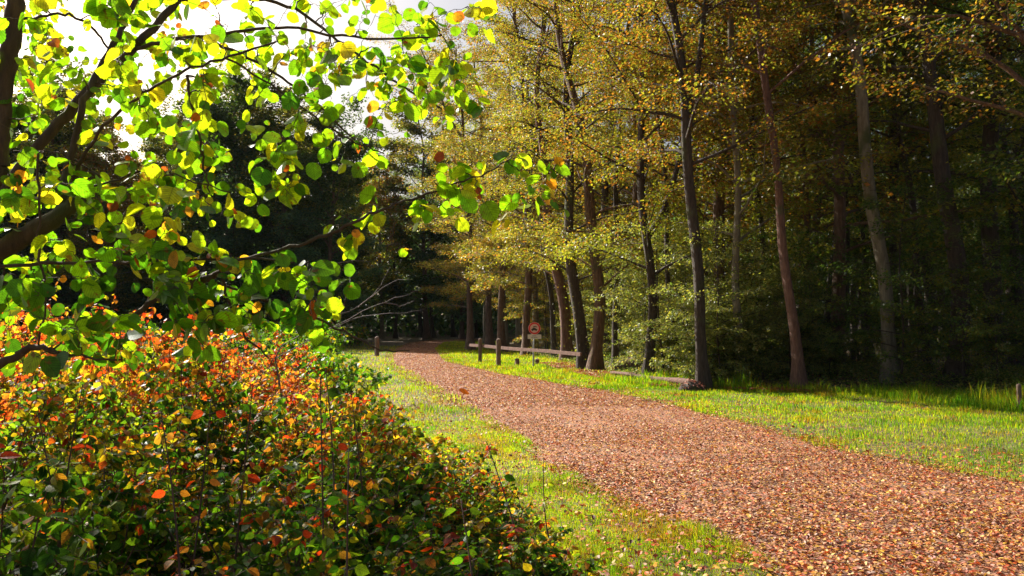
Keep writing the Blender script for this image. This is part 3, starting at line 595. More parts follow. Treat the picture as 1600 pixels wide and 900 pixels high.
# ------------------------------------------------------------------ hazel overhead
HZ = [  # pts (px), depths, widths px
 ([(-60, 430), (0, 392), (50, 362), (90, 338), (118, 318), (142, 308)], [3.1] * 6, [34, 32, 30, 26, 20, 15]),
 ([(-40, 360), (0, 305), (55, 232), (110, 172), (150, 132), (210, 76), (280, 0), (320, -50)], [3.2, 3.25, 3.3, 3.4, 3.45, 3.5, 3.6, 3.7], [19, 18, 17, 16, 15, 13, 12, 11]),
 ([(2, 260), (5, 190), (10, 120), (18, 50), (26, -30)], [3.0] * 5, [24, 24, 25, 26, 24]),
 ([(95, 340), (100, 290), (112, 240), (130, 165), (152, 110), (185, 60), (212, 0), (230, -40)], [3.1, 3.15, 3.2, 3.2, 3.3, 3.4, 3.5, 3.5], [16, 13, 12, 10, 10, 9, 8, 7]),
 ([(108, 300), (125, 255), (150, 210), (195, 165), (240, 135), (290, 110), (350, 90), (430, 66)], [3.1, 3, 2.95, 2.9, 2.9, 2.9, 3, 3], [6, 6, 5.5, 5, 4.5, 4, 4, 3]),
 ([(20, 30), (70, 25), (110, 22), (150, 45), (170, 75), (178, 98)], [3, 3.1, 3.2, 3.3, 3.4, 3.5], [5, 4.5, 4, 4, 3.5, 3]),
 ([(292, 118), (302, 165), (312, 215), (322, 268), (328, 300)], [3, 3, 3.05, 3.1, 3.1], [5, 4.5, 4, 3.5, 2.5]),
 ([(210, 76), (270, 62), (310, 56), (370, 50), (445, 40), (520, 55), (600, 64), (690, 55)], [3.5, 3.45, 3.4, 3.4, 3.4, 3.4, 3.5, 3.5], [7, 6, 5.5, 5, 4.5, 4, 3.5, 2.5]),
 ([(310, 56), (370, 80), (430, 115), (480, 150), (520, 185), (570, 235)], [3.4, 3.5, 3.6, 3.6, 3.7, 3.8], [5, 4.5, 4, 3.5, 3, 2]),
 ([(280, 0), (370, -5), (450, 5), (510, 50), (560, 85), (620, 130), (690, 170)], [3.6, 3.7, 3.8, 3.8, 3.8, 3.8, 3.8], [6, 5.5, 5, 4.5, 4, 3.5, 2.5]),
 ([(350, 90), (420, 130), (500, 190), (560, 225), (600, 240)], [3, 3.1, 3.2, 3.2, 3.3], [3.5, 3, 3, 2.5, 2]),
 ([(350, 412), (430, 394), (490, 375), (520, 362), (563, 343), (600, 325), (640, 312), (690, 298), (730, 280), (765, 270), (800, 246)], [3, 3, 3, 3, 3, 3, 3.1, 3.1, 3.1, 3.1, 3.2], [5, 5, 5.5, 5.5, 5, 4, 4, 3.5, 3, 2.5, 2]),
 ([(-40, 415), (60, 412), (120, 411), (200, 408), (270, 404), (350, 408), (400, 402), (460, 410)], [3, 3, 3, 2.9, 2.9, 2.9, 3, 3], [6, 6, 5, 5, 4, 4, 3.5, 3]),
 ([(200, 505), (240, 466), (280, 452), (320, 436), (345, 425), (400, 398)], [3.1] * 6, [8, 10, 12, 13, 8, 4]),
 ([(-50, 600), (0, 573), (30, 552), (55, 541), (90, 548), (130, 560), (190, 562)], [2.8] * 7, [15, 13, 12, 10, 6, 4, 3]),
 ([(345, 425), (360, 480), (385, 530), (420, 560)], [3.1] * 4, [5, 4, 3.5, 3]),
 ([(60, 240), (62, 330), (58, 400), (75, 470), (60, 540)], [2.8] * 5, [4, 4, 4, 3, 3]),
 ([(600, 325), (618, 345), (612, 370), (605, 395)], [3.1] * 4, [2.5, 2, 2, 1.5]),
 ([(320, 436), (420, 470), (500, 500), (560, 530), (600, 548), (640, 548)], [3.1] * 6, [5, 4, 4, 3.5, 3, 2]),
 ([(140, 295), (190, 275), (250, 268), (310, 285), (360, 300)], [3.1] * 5, [4, 3, 3, 2.5, 2]),
]
base = np.array([-2.6, 3.1, float(gh(-2.6, 3.1))])
hz = empty('hazel_tree', base, 'hazel branches with backlit bright green leaves overhanging from the left', 'tree')
g = Geo(); nodes = []
for pts, dd, ww in HZ:
    p = np.array([P(x, y, d) for (x, y), d in zip(pts, dd)]); r = np.array([w_ * d / FPX / 2 for w_, d in zip(ww, dd)])
    s = np.arange(len(p)); s2 = np.linspace(0, len(p) - 1, len(p) * 4)
    # Catmull-like smoothing
    pp = np.stack([np.interp(s2, s, p[:, i]) for i in range(3)], -1)
    for _ in range(3): pp[1:-1] = .25 * pp[:-2] + .5 * pp[1:-1] + .25 * pp[2:]
    pp[1:-1] += rng.normal(0, .0035, (len(pp) - 2, 3)); rr_ = np.interp(s2, s, r); g.tube(pp - base, rr_, 9 if ww[0] > 10 else 6, .1 if ww[0] > 10 else .04, 3)
    for a in range(len(pp)): nodes.append((pp[a], rr_[a]))
# the stems out of frame that join them to the ground
def stem(pts, r0, r1): 
    pts = np.array(pts, float); s = np.linspace(0, len(pts) - 1, 24); pp = np.stack([np.interp(s, np.arange(len(pts)), pts[:, i]) for i in range(3)], -1)
    for _ in range(4): pp[1:-1] = .25 * pp[:-2] + .5 * pp[1:-1] + .25 * pp[2:]
    g.tube(pp - base, np.linspace(r0, r1, 24), 10, .08, 5)
for tgt, rr_ in ((P(-60, 430, 3.1), .043), (P(-40, 360, 3.2), .026), (P(2, 260, 3.0), .03), (P(-40, 415, 3.0), .01), (P(-50, 600, 2.8), .018)):
    stem([base + rng.normal(0, .05, 3) * [1, 1, 0], base + [.05, 0, .6], base * .35 + tgt * .65 + np.array([-.15, 0, .05]), tgt], .055 if rr_ > .02 else .025, rr_)
NP = np.array([n_[0] for n_ in nodes]); NR = np.array([n_[1] for n_ in nodes])
regions = [((-20, 340), (-40, 330), 185, (2.6, 4.0)), ((-20, 300), (-30, 200), 80, (3.8, 5.2)), ((560, 720), (270, 345), 9, (3.0, 3.3)), ((700, 880), (235, 330), 12, (3.0, 3.4)), ((330, 560), (-30, 110), 46, (3.0, 4.2)), ((380, 620), (60, 210), 40, (3.1, 4.2)), ((560, 765), (-20, 190), 62, (3.1, 4.2)), ((400, 620), (190, 290), 18, (3.1, 3.8)),
           ((0, 330), (330, 560), 118, (2.5, 3.6)), ((330, 540), (390, 510), 52, (2.7, 3.5)), ((190, 400), (230, 350), 18, (2.8, 3.6)), ((400, 470), (230, 310), 6, (3, 3.4)), ((520, 580), (320, 420), 5, (3, 3.3))]
LPs, LAx = [], []
q = np.random.default_rng(12)
tips = []
for (xa, xb), (ya, yb), n, (da, db) in regions:
    for _ in range(n): tips.append(P(q.uniform(xa, xb), q.uniform(ya, yb), q.uniform(da, db)))
tips = np.array(tips); dist = np.array([np.linalg.norm(NP - t, axis=1).min() for t in tips]); order = np.argsort(dist)
LN = []
def twig(tip, nleaf):
    global NP, NR
    dd_ = np.linalg.norm(NP - tip, axis=1); j = np.argmin(dd_); s0 = NP[j]; L = dd_[j]
    if L < .03: return
    mid = (s0 + tip) / 2 + q.normal(0, .05 * L, 3) + np.array([0, 0, .10 * L]); u = np.linspace(0, 1, 8)[:, None]
    c = (1 - u) ** 2 * s0 + 2 * u * (1 - u) * mid + u ** 2 * tip; c[1:-1] += q.normal(0, .004, (6, 3))
    g.tube(c - base, np.linspace(min(NR[j] * .7, .0042), .0013, 8), 4, cap=False)
    NP = np.vstack([NP, c[2:]]); NR = np.concatenate([NR, np.linspace(.003, .0013, 6)])
    for k in range(nleaf):
        uu = 1 - (k / max(nleaf, 1)) * min(1, .16 * nleaf / max(L, .05) * .5) - .02; uu = max(.15, uu); i = min(int(uu * 7), 6); p = c[i] + (c[i + 1] - c[i]) * (uu * 7 - i)
        t = nrm(c[i + 1] - c[i]); sd = nrm(np.cross(t, [0, 0, 1])) * (1 if k % 2 else -1)
        pd = nrm(t * .6 + sd * q.uniform(.5, 1.1) + q.normal(0, .3, 3) + [0, 0, -.25 - (k == 0) * .1]); pe = p + pd * q.uniform(.012, .03)
        g.prisms((p - base)[None], (pe - base)[None], .0011, .0009)
        LPs.append(pe); LAx.append(nrm(pd + [0, 0, -.55] + q.normal(0, .3, 3)))
        nn = sdir * q.uniform(.2, 1.3) * (1 if q.random() < .75 else -.3) + q.normal(0, .55, 3) + np.array([0, -.1, .25]); LN.append(nn)
for o_ in order: twig(tips[o_], int(q.integers(2, 6)))
for (x, y, d, nl) in [(612, 362, 3.1, 3), (600, 405, 3.1, 2), (632, 385, 3.1, 2), (850, 294, 3.2, 4), (820, 250, 3.2, 2), (720, 302, 3.1, 4), (785, 345, 3.15, 4), (655, 335, 3.1, 2), (650, 550, 3.1, 2), (592, 535, 3.1, 3), (500, 520, 3.1, 3), (485, 545, 3.1, 2), (700, 265, 3.2, 3), (750, 250, 3.2, 2), (625, 205, 3.6, 3), (590, 240, 3.6, 3), (540, 385, 3.05, 2), (455, 250, 3.3, 3), (425, 295, 3.2, 3)]:
    twig(P(x, y, d), nl)
LPs, LAx, LN = np.array(LPs), np.array(LAx), np.array(LN); n = len(LPs)
HP = [(.14, .30, .015), (.2, .38, .015), (.32, .46, .02), (.5, .48, .03), (.06, .17, .012), (.55, .26, .04), (.35, .08, .03)]
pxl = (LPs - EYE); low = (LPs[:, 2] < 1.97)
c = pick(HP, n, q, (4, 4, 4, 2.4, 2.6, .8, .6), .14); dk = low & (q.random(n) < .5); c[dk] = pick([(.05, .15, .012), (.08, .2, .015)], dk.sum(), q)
sz = .058 * q.uniform(.45, 1.35, n); sz[c[:, 0] > c[:, 1] * 1.3] *= .75
link('trunk', g.mesh('trunk', B_HAZEL), hz)
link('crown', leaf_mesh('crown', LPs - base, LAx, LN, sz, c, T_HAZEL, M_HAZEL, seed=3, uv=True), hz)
# added hazel: crown above the view, set sunward to shade the front bushes
q = np.random.default_rng(91); m_ = 120; T0 = np.stack([q.uniform(-2.3, .35, m_), q.uniform(2.6, 4.7, m_), q.uniform(.5, 1.25, m_)], -1) + sdir * q.uniform(8.6, 10.2, (m_, 1))
hub = T0.mean(0); g = Geo(); g.tube(np.array([[-5.6, 6.6, 0], [-5.5, 6.9, 2.0], [-5.4, 7.4, 4.2], hub + [0, 0, -.3]]), [.11, .09, .07, .05], 9, .08, 2)
S0 = hub + (T0 - hub) * .25 + [0, 0, -.15]; g.prisms(np.repeat(hub[None] - [0, 0, .3], 12, 0), S0[:12] , .03, .015); j_ = np.array([np.argmin(np.linalg.norm(S0[:12] - t, axis=1)) for t in T0]); g.prisms(S0[:12][j_], T0, .01, .003)
idx = np.repeat(np.arange(m_), 17); n = len(idx); pos = T0[idx] + q.normal(0, .16, (n, 3)) * [1, 1, .5]
b_ = np.array([-5.6, 6.6, float(gh(-5.6, 6.6))]); e = empty('hazel_tree', b_, 'added hazel left of the view, its crown mostly above it to shade the front bushes', 'tree')
link('trunk', g.mesh('trunk', B_HAZEL), e).location = (-b_[0], -b_[1], -b_[2])
link('crown', leaf_mesh('crown', pos - b_, q.normal(0, 1, (n, 3)) - [0, 0, .6], q.normal(0, .6, (n, 3)) + sdir, .085 * q.uniform(.6, 1.2, n), pick(HP, n, q, (4, 4, 4, 2.4, 2.6, .8, .6)), T_DOG, M_HAZEL, uv=True), e)


# ------------------------------------------------------------------ roadside bushes (left)
def shrub_mesh(seed, H, W, n_stem, n_twig, leaf, cf, T=T_DOG, lpt=7, hang=.8, mat=M_BUSH, bare=.2):
    q = np.random.default_rng(seed); g = Geo(); S0, S1 = [], []
    for k in range(n_stem):
        az = q.uniform(0, 6.28); sp = W * .5 * q.random() ** .6; hh = H * q.uniform(.65, 1.08); p0 = np.array([math.cos(az), math.sin(az), 0]) * sp * .25
        p3 = np.array([math.cos(az) * sp, math.sin(az) * sp, hh * (1 - .25 * (sp / (W * .5)) ** 2)]); m1 = p0 * .6 + p3 * .4 + [0, 0, hh * .25]; u = np.linspace(0, 1, 9)[:, None]
        c = (1 - u) ** 2 * p0 + 2 * u * (1 - u) * m1 + u ** 2 * p3; c[1:] += q.normal(0, .012, (8, 3)); g.tube(c, np.linspace(.007, .0018, 9), 5, cap=False)
        for j in range(n_twig):
            u_ = bare + (1 - bare) * (j + q.random()) / n_twig; i = min(int(u_ * 8), 7); p = c[i] + (c[i + 1] - c[i]) * (u_ * 8 - i); a2 = q.uniform(0, 6.28)
            d = nrm(np.array([math.cos(a2), math.sin(a2), q.uniform(-.1, .9)])) * W * .5 * q.uniform(.12, .4); S0.append(p); S1.append(p + d)
        S0.append(c[-2]); S1.append(c[-1] + q.normal(0, .03, 3) + [0, 0, .05])
    S0, S1 = np.array(S0), np.array(S1); g.prisms(S0, S1, .0025, .0012)
    idx = np.repeat(np.arange(len(S0)), lpt); n = len(idx); d = S1[idx] - S0[idx]; tv = (np.tile(np.arange(lpt), len(S0)) // 2 + .6) / (lpt / 2 + .3); tv = np.clip(tv + q.normal(0, .05, n), .05, 1.05)
    lat = nrm(np.cross(nrm(d), q.normal(0, .3, (n, 3)) + [0, 0, 1])) * np.where(np.arange(n) % 2, 1, -1)[:, None]
    pos = S0[idx] + d * tv[:, None]; ax = nrm(lat + nrm(d) * .5 + q.normal(0, .3, (n, 3))); ax[:, 2] -= hang; nn = q.normal(0, .65, (n, 3)) + [0, 0, .6] + .7 * sdir
    pos[:, 2] = np.maximum(pos[:, 2], .02)
    c = cf(pos, H, q, q.random(len(S0))[idx]); return g, leaf_mesh('foliage', pos, ax, nn, leaf * q.uniform(.5, 1.3, n), c, T, mat, seed=seed, uv=True)
RED = [(.45, .05, .02), (.5, .11, .03), (.45, .17, .04), (.3, .04, .025), (.48, .25, .05), (.25, .1, .04)]
YEL = [(.42, .33, .03), (.28, .33, .02), (.36, .17, .03), (.17, .27, .02), (.09, .16, .02)]
BG = [(.04, .13, .015), (.07, .18, .015), (.025, .08, .015), (.12, .23, .02)]
def cf_mix(wr, wy, wg, grad=.6):
    def f(pos, H, q, tw):
        n = len(pos); t = pos[:, 2] / H; r = np.clip(q.random(n) * .3 + tw * .7, 0, 1)
        a = wr * np.clip(1 + grad * (t - .5) * 2, .03, 2) * np.clip(t * 2.2 - .75, .08, 1); b = wy * np.ones(n); g_ = wg * (1 - grad * (t - .5) * 1.5); s = a + b + g_; k = np.where(r < a / s, 0, np.where(r < (a + b) / s, 1, 2))
        c = np.zeros((n, 3))
        for i, p in enumerate((RED, YEL, BG)): m_ = k == i; c[m_] = pick(p, m_.sum(), q)
        return c
    return f
def shrub_proto(*a, **k):
    g, f = shrub_mesh(*a, **k); return g.mesh('stem', B_TWIG), f
SH = {'red': [shrub_proto(401, 1.65, 1.5, 28, 15, .05, cf_mix(.85, .3, .15), lpt=8), shrub_proto(402, 1.6, 1.4, 26, 15, .047, cf_mix(.65, .38, .2), lpt=8)],
      'yel': [shrub_proto(403, 1.4, 1.4, 28, 15, .052, cf_mix(.22, .42, .5), lpt=8), shrub_proto(404, 1.3, 1.3, 26, 15, .047, cf_mix(.14, .3, .6), lpt=8)],
      'grn': [shrub_proto(405, 1.2, 1.3, 20, 9, .06, cf_mix(.16, .2, .7), lpt=6), shrub_proto(406, 1.1, 1.2, 18, 9, .064, cf_mix(.1, .2, .8), lpt=6)],
      'far': [shrub_proto(407, 1.35, 2.2, 22, 12, .09, cf_mix(.03, .15, .8), lpt=7, T=T_OVAL), shrub_proto(408, 1.0, 1.8, 18, 12, .08, cf_mix(.03, .3, .7), lpt=7, T=T_OVAL)]}
q = np.random.default_rng(31)
rows = [  # Y, right bound, kind, base height, words
 (3.0, -.08, 'grn', .78, 'front row'), (3.7, .02, 'grn', .86, 'second row'), (4.5, .1, 'yel', .80, 'third row'),
 (5.4, .0, 'yel', .95, 'fourth row'), (6.5, -.35, 'red', .95, 'fifth row'), (7.8, -.85, 'red', 1.0, 'sixth row'), (9.4, -1.5, 'red', 1.0, 'rearmost row')]
KW = {'grn': 'dark green bush', 'yel': 'yellow and green bush', 'red': 'red and orange bush'}
ORD = ['rightmost', 'second from the right', 'third from the right', 'fourth from the right', 'fifth from the right', 'sixth from the right', 'seventh from the right', 'eighth from the right', 'ninth from the right', 'tenth from the right']
for (Y, xr, kd, hs, wd) in rows:
    x = xr - .25; i = 0
    while x > -.66 * Y - .35:
        Yj = Y + q.uniform(-.2, .2); edge = np.clip((xr - x) / (1.0 + .1 * Y), .0, 1); s = hs * (.5 + .5 * edge) * q.uniform(.74, 1.16)
        kk = kd if not (kd == 'red' and i == 0) else 'yel'
        pr = SH[kk][(i + int(Y)) % 2]; wsc = q.uniform(.85, 1.1) * (.75 + .25 * edge)
        e = empty('bush', (x, Yj, float(gh(x, Yj)) - .02), f'{KW[kk]}, {ORD[min(i, 9)]} in the {wd} of the thicket', 'bush', 'bushes of the roadside thicket'); e.rotation_euler = (0, 0, q.uniform(0, 6.28)); e.scale = (wsc, wsc, s)
        link('stem', pr[0], e); link('foliage', pr[1], e)
        x -= q.uniform(.62, .8) * (1 + .05 * Y); i += 1
for i, (x, y, s) in enumerate([(-2.7, 11.5, .9), (-4.2, 11.6, 1.0), (-5.8, 11.8, 1.0), (-7.4, 12, 1.0), (-3.9, 15, .95), (-5.9, 15.5, 1.05), (-8, 15.5, 1.1), (-4.9, 19, 1.1), (-7.2, 20, 1.2), (-10, 20, 1.2), (-6.2, 24.5, 1.3), (-9, 26, 1.3), (-12.5, 26, 1.3), (-8.3, 31, 1.3), (-11.5, 34, 1.3), (-15.5, 34, 1.4), (-9.2, 40, 1.2), (-13, 45, 1.5), (-18, 45, 1.5), (-11, 55, 1.6), (-16, 58, 1.6)]):
    pr = SH['far'][i % 2]; e = empty('bush', (x, y, float(gh(x, y)) - .02), ('bramble ' + ('beside the verge' if x > -.33 * y - .3 else 'left of the verge' if x > -.4 * y else 'in the meadow left of the path') + f', {ORD[i % 10]} group, ' + ('near end' if i < 7 else 'middle' if i < 14 else 'far end')).replace('rightmost group', 'rightmost'), 'bush', 'brambles beside the far verge'); e.rotation_euler = (0, 0, i * 1.7); e.scale = (s, s, s * .95)
    link('stem', pr[0], e); link('foliage', pr[1], e)
for i, (x, y, s, lab) in enumerate([(-.55, 4.15, .6, 'low green bush filling the dip near the right end of the thicket'), (-.28, 3.85, .52, 'small green bush at the lower right tip of the thicket'), (-.8, 3.65, .7, 'green bush left of the dip in the front of the thicket'), (-.4, 4.75, .62, 'low leafy bush just behind the dip in the thicket'), (-.6, 3.3, .55, 'small dark bush at the bottom edge below the dip'), (-.05, 4.3, .5, 'low bush nearest the grass in the front of the thicket'), (-.7, 5.2, .75, 'rounded yellow-green bush behind the dip in the thicket')]):
    pr = SH['grn' if i < 6 else 'yel'][i % 2]; e = empty('bush', (x, y, float(gh(x, y)) - .02), lab, 'bush', 'bushes of the roadside thicket'); e.rotation_euler = (0, 0, i * 1.3); e.scale = (.85, .85, s)
    link('stem', pr[0], e); link('foliage', pr[1], e)
SPR = [shrub_proto(409, .42, .55, 9, 5, .04, cf_mix(.3, .5, .5), lpt=5), shrub_proto(410, .5, .5, 7, 5, .045, cf_mix(.1, .4, .7), lpt=5)]
used2 = {}
for i in range(26):
    y = 3.4 + i * .42 + q.uniform(-.2, .2); xb = np.interp(y, [3, 4.5, 5.4, 6.5, 7.8, 9.4, 12, 16], [.02, .15, .1, -.2, -.7, -1.35, -2.3, -2.9]); x = float(xb + q.uniform(-.15, .3)); s = q.uniform(.6, 1.25)
    px_ = int(800 + x / y * FPX); lab = f"small weedy sprig trailing into the grass, {'at the bottom edge' if y < 4.6 else 'beside the near bushes' if y < 7 else 'by the shoulder of the thicket' if y < 10 else 'where the thicket ends'}"; k = used2.get(lab, 0); used2[lab] = k + 1
    lab += f', {["nearest", "second nearest", "third nearest", "fourth nearest", "fifth nearest", "sixth nearest", "seventh nearest", "eighth nearest"][min(k, 7)]}'
    e = empty('sprig', (x, y, float(gh(x, y)) - .01), lab, 'small plant', 'sprigs along the thicket edge'); e.rotation_euler = (0, 0, q.uniform(0, 6.28)); e.scale = (s, s, s)
    link('stem', SPR[i % 2][0], e); link('foliage', SPR[i % 2][1], e)
# spindly taller shoots standing out of the thicket
def shoot(base, tip, n, leafsz, pal, label, seed):
    q = np.random.default_rng(seed); e = empty('shoot', base, label, 'shoot', 'tall shoots rising from the thicket'); g = Geo(); u = np.linspace(0, 1, 10)[:, None]; d = np.array(tip) - base
    c = d * u + np.sin(u * 3.1) * q.normal(0, .05, 3); g.tube(c, np.linspace(.008, .0022, 10), 5); ps, ax = [], []
    for k in range(n):
        t = .3 + .7 * (k // 2 + .5) / (n / 2); i = min(int(t * 9), 8); p = c[i] + (c[i + 1] - c[i]) * (t * 9 - i); a = (k // 2) * 1.57 + (k % 2) * 3.14; v = np.array([math.cos(a), math.sin(a), .35]); pe = p + nrm(v) * .03
        g.prisms(p[None], pe[None], .0012, .001); ps.append(pe); ax.append(v + [0, 0, -.7])
    n = len(ps); link('stem', g.mesh('stem', B_TWIG), e); link('foliage', leaf_mesh('foliage', np.array(ps), np.array(ax), q.normal(0, .6, (n, 3)) + .9 * sdir, leafsz * q.uniform(.7, 1.2, n), pick(pal, n, q), T_DOG, M_BUSH, seed=seed, uv=True), e)
for k, (bx, by, px_, py_, n, pal, lab) in enumerate([
    (.15, 4.4, 760, 690, 12, BG, 'dark-leaved shoot standing clear of the bushes against the grass'), (.35, 4.9, 850, 715, 12, YEL, 'yellowish shoot at the right tip of the thicket by the path'),
    (-.75, 3.3, 500, 590, 18, BG, 'tall dark green shoot with big drooping leaves in the front bushes'), (-.6, 3.0, 545, 700, 16, BG, 'leafy green shoot low in the front bushes'), (-.95, 5.0, 620, 640, 14, YEL, 'thin shoot of orange and yellow leaves above the middle bushes'),
    (-.9, 3.9, 508, 575, 8, RED, 'bare dark stem with a few red leaves right of the red bushes'), (-.7, 4.2, 548, 612, 8, YEL, 'dark crooked stem at the right shoulder of the thicket'), (-1.25, 3.5, 395, 600, 8, BG, 'dark woody stem in front of the middle bushes'),
    (-1.3, 3.2, 250, 640, 8, RED, 'dark woody stem low in front of the red bushes'), (-1.75, 3.3, 60, 650, 8, RED, 'dark stem with red leaves at the left edge'),
    (-1.5, 3.6, 330, 620, 14, RED, 'slender red-leaved shoot in front of the dogwoods'), (-1.9, 3.4, 130, 600, 14, YEL, 'slender yellow-leaved shoot near the left edge'), (-.1, 3.4, 720, 780, 14, BG, 'short green shoot at the lower right of the thicket')]):
    d = by; tip = P(px_, py_, d); shoot(np.array([bx, by, 0.]), tip, n, .056, pal, lab, 500 + k)
# bleached bare twigs above the thicket
e = empty('dead_branch', P(480, 520, 6.4), 'bare bleached twigs poking right above the thicket', 'branch'); g = Geo(); b0 = P(480, 520, 6.4)
for pts in ([(430, 560), (530, 505), (600, 472), (640, 460), (660, 448)], [(440, 540), (520, 495), (560, 480), (610, 440), (645, 438)], [(500, 520), (560, 495), (620, 490), (665, 484)], [(530, 505), (545, 450), (548, 430)], [(600, 472), (630, 478), (650, 470)], [(450, 500), (470, 440), (520, 410), (580, 408)], [(560, 480), (590, 455), (610, 415)]):
    p = np.array([P(x, y, 6.4 + .1 * math.sin(x)) for x, y in pts]); s = np.linspace(0, len(p) - 1, 14); pp = np.stack([np.interp(s, np.arange(len(p)), p[:, i]) for i in range(3)], -1); pp[1:-1] = .25 * pp[:-2] + .5 * pp[1:-1] + .25 * pp[2:]; pp += rng.normal(0, .005, pp.shape); g.tube(pp - b0, np.linspace(.0042, .0012, 14), 5)
g.tube(np.array([[-.15, .1, -1.25], [-.18, .0, -.6], P(430, 560, 6.4) - b0, P(440, 540, 6.4) - b0]), [.012, .01, .007, .005], 6)
link('twig', g.mesh('twig', B_DEAD), e)

# ------------------------------------------------------------------ barrier, sign, posts, stumps
M_WOOD = bark_mat('weathered_wood', [(.09, .06, .045), (.2, .13, .095), (.32, .23, .17)], -.2, 10, .5)
def post_mesh(w_, d_, h_, seed):
    q = np.random.default_rng(seed); g = Geo(); k = 8; pts = np.array([[0, 0, -.1], [0, 0, .02], [.004, 0, h_ * .4], [0, .004, h_ * .8], [0, 0, h_ - .02], [0, 0, h_]]); g.tube(pts, np.array([w_, w_, w_ * .98, w_ * 1.0, w_ * .97, w_ * .8]) * .44, k, .07, seed); return g.mesh('post', M_WOOD, False)
A_ = G(750, 566); B_ = G(779, 573); 
e = empty('barrier', (A_[0], A_[1], 0), 'brown wooden barrier rail on two posts across the verge', 'barrier')
link('post', post_mesh(.2, .2, 1.02, 1), e); o = link('post', post_mesh(.22, .2, 1.08, 2), e); o.location = (B_[0] - A_[0], B_[1] - A_[1], 0)
g = Geo(); p0 = P(733, 539, 36.5) - [A_[0], A_[1], 0]; p1 = P(905, 553, 27.5) - [A_[0], A_[1], 0]; off = np.array([.05, -.16, 0])
pp = np.linspace(p0, p1, 12) + off; pp[:, 2] += .01 * np.sin(np.arange(12)); t = nrm(p1 - p0); s_ = nrm(np.cross(t, [0, 0, 1])); V = []
for p in pp:
    for a, b in ((-.04, -.06), (.04, -.06), (.04, .06), (-.04, .06)): V.append(p + s_ * a + np.array([0, 0, b]))
Q = [[i * 4 + j, i * 4 + (j + 1) % 4, i * 4 + 4 + (j + 1) % 4, i * 4 + 4 + j] for i in range(11) for j in range(4)] + [[3, 2, 1, 0], [44, 45, 46, 47]]
link('rail', mesh_np('rail', V, [np.array(Q)], bark_mat('dark_rail', [(.07, .03, .022), (.17, .085, .06), (.3, .18, .13)], -.4, 10, .4)), e)
g = Geo()
for po in (0, 1):
    c0 = (B_ - A_) * po + np.array([.0, -.17, .8]); g.box(c0 - [.02, .02, .02], c0 + [.02, .02, .02])
def stump_post(px_, py_, h_, r_, label, nm='stump_post', cat='post'):
    b = G(px_, py_); e = link(nm, None) if 0 else None; g = Geo(); g.tube(np.array([[0, 0, -.1], [0, 0, .02], [.01, 0, h_ * .5], [.0, .0, h_ * .95], [0, 0, h_]]), np.array([1.05, 1, .97, .95, .7]) * r_, 9, .12, int(px_)); o = link(nm, g.mesh(nm, M_WOOD, False)); o.location = (b[0], b[1], float(gh(b[0], b[1]))); tag(o, label, cat); return o
stump_post(808, 571, .27, .1, 'short cut-off wooden post between the barrier post and the sign pole'); stump_post(839, 570, .24, .1, 'short dark wooden stub just behind the sign pole')
stump_post(589, 557, 1.0, .13, 'dark wooden post left of the path where the brambles end'); 
o = stump_post(1593, 640, .5, .045, 'reddish wooden stake in the long grass at the right edge', 'stake', 'stake')
# sign
sb = G(834, 575); D = sb[1]; e = empty('road_sign', (sb[0], sb[1], 0), 'round red-bordered prohibition sign with a small plate on a grey pole', 'sign')
M_POLE = plain_mat('galvanised_steel', (.42, .44, .46), .45, .6); M_REDP = plain_mat('red_sign_paint', (.75, .03, .025), .35, 0, .1); M_WHP = plain_mat('faded_white_paint', (.85, .55, .48), .4, 0, .06); M_BLK = plain_mat('black_sign_paint', (.05, .045, .03), .4); M_PLATE = plain_mat('grey_white_plate', (.75, .68, .62), .45, 0, .1)
g = Geo(); g.tube([[-.02, 0, -.2], [0, 0, .8], [.03, 0, 1.66]], .035, 12); link('pole', g.mesh('pole', M_POLE), e)
def disc(r_, y0, y1, k=40, hole=0):
    an = np.linspace(0, 2 * np.pi, k, endpoint=False); c = np.stack([np.cos(an), np.zeros(k), np.sin(an)], -1); V = [c * r_ + [0, y0, 0], c * r_ + [0, y1, 0]]; j = np.arange(k); j2 = (j + 1) % k; Q = [np.stack([j, j2, k + j2, k + j], -1)]
    if hole:
        V += [c * hole + [0, y0, 0], c * hole + [0, y1, 0]]; Q += [np.stack([j2, j, 2 * k + j, 2 * k + j2], -1), np.stack([k + j, k + j2, 3 * k + j2, 3 * k + j], -1), np.stack([2 * k + j, 3 * k + j, 3 * k + j2, 2 * k + j2], -1)]; T = []
    else:
        V += [np.array([[0, y0, 0], [0, y1, 0]])]; T = np.vstack([np.stack([j, j2, np.full(k, 2 * k)], -1), np.stack([k + j2, k + j, np.full(k, 2 * k + 1)], -1)])
    return np.vstack(V), np.vstack(Q), T
zc = 1.7 + (505 - 512) / FPX * D; zc = P(835, 513, D)[2]; xc = P(835, 513, D)[0] - sb[0]
dsc = link('disc', mesh_np('disc', *(lambda t: (t[0], [t[1], t[2]]))(disc(.235, -.055, -.04)), M_WHP), e); dsc.location = (xc, 0, zc)
ri = link('red_ring', mesh_np('red_ring', *(lambda t: (t[0], [t[1]]))(disc(.225, -.064, -.053, hole=.165)), M_REDP), dsc)
g = Geo()
def poly_prism(g, pts, y0, y1):
    k = len(pts); V = np.array([[x, y0, z] for x, z in pts] + [[x, y1, z] for x, z in pts]); j = np.arange(k); j2 = (j + 1) % k; g.add(V, np.stack([j, j2, k + j2, k + j], -1), [[0, i, i + 1] for i in range(1, k - 1)])
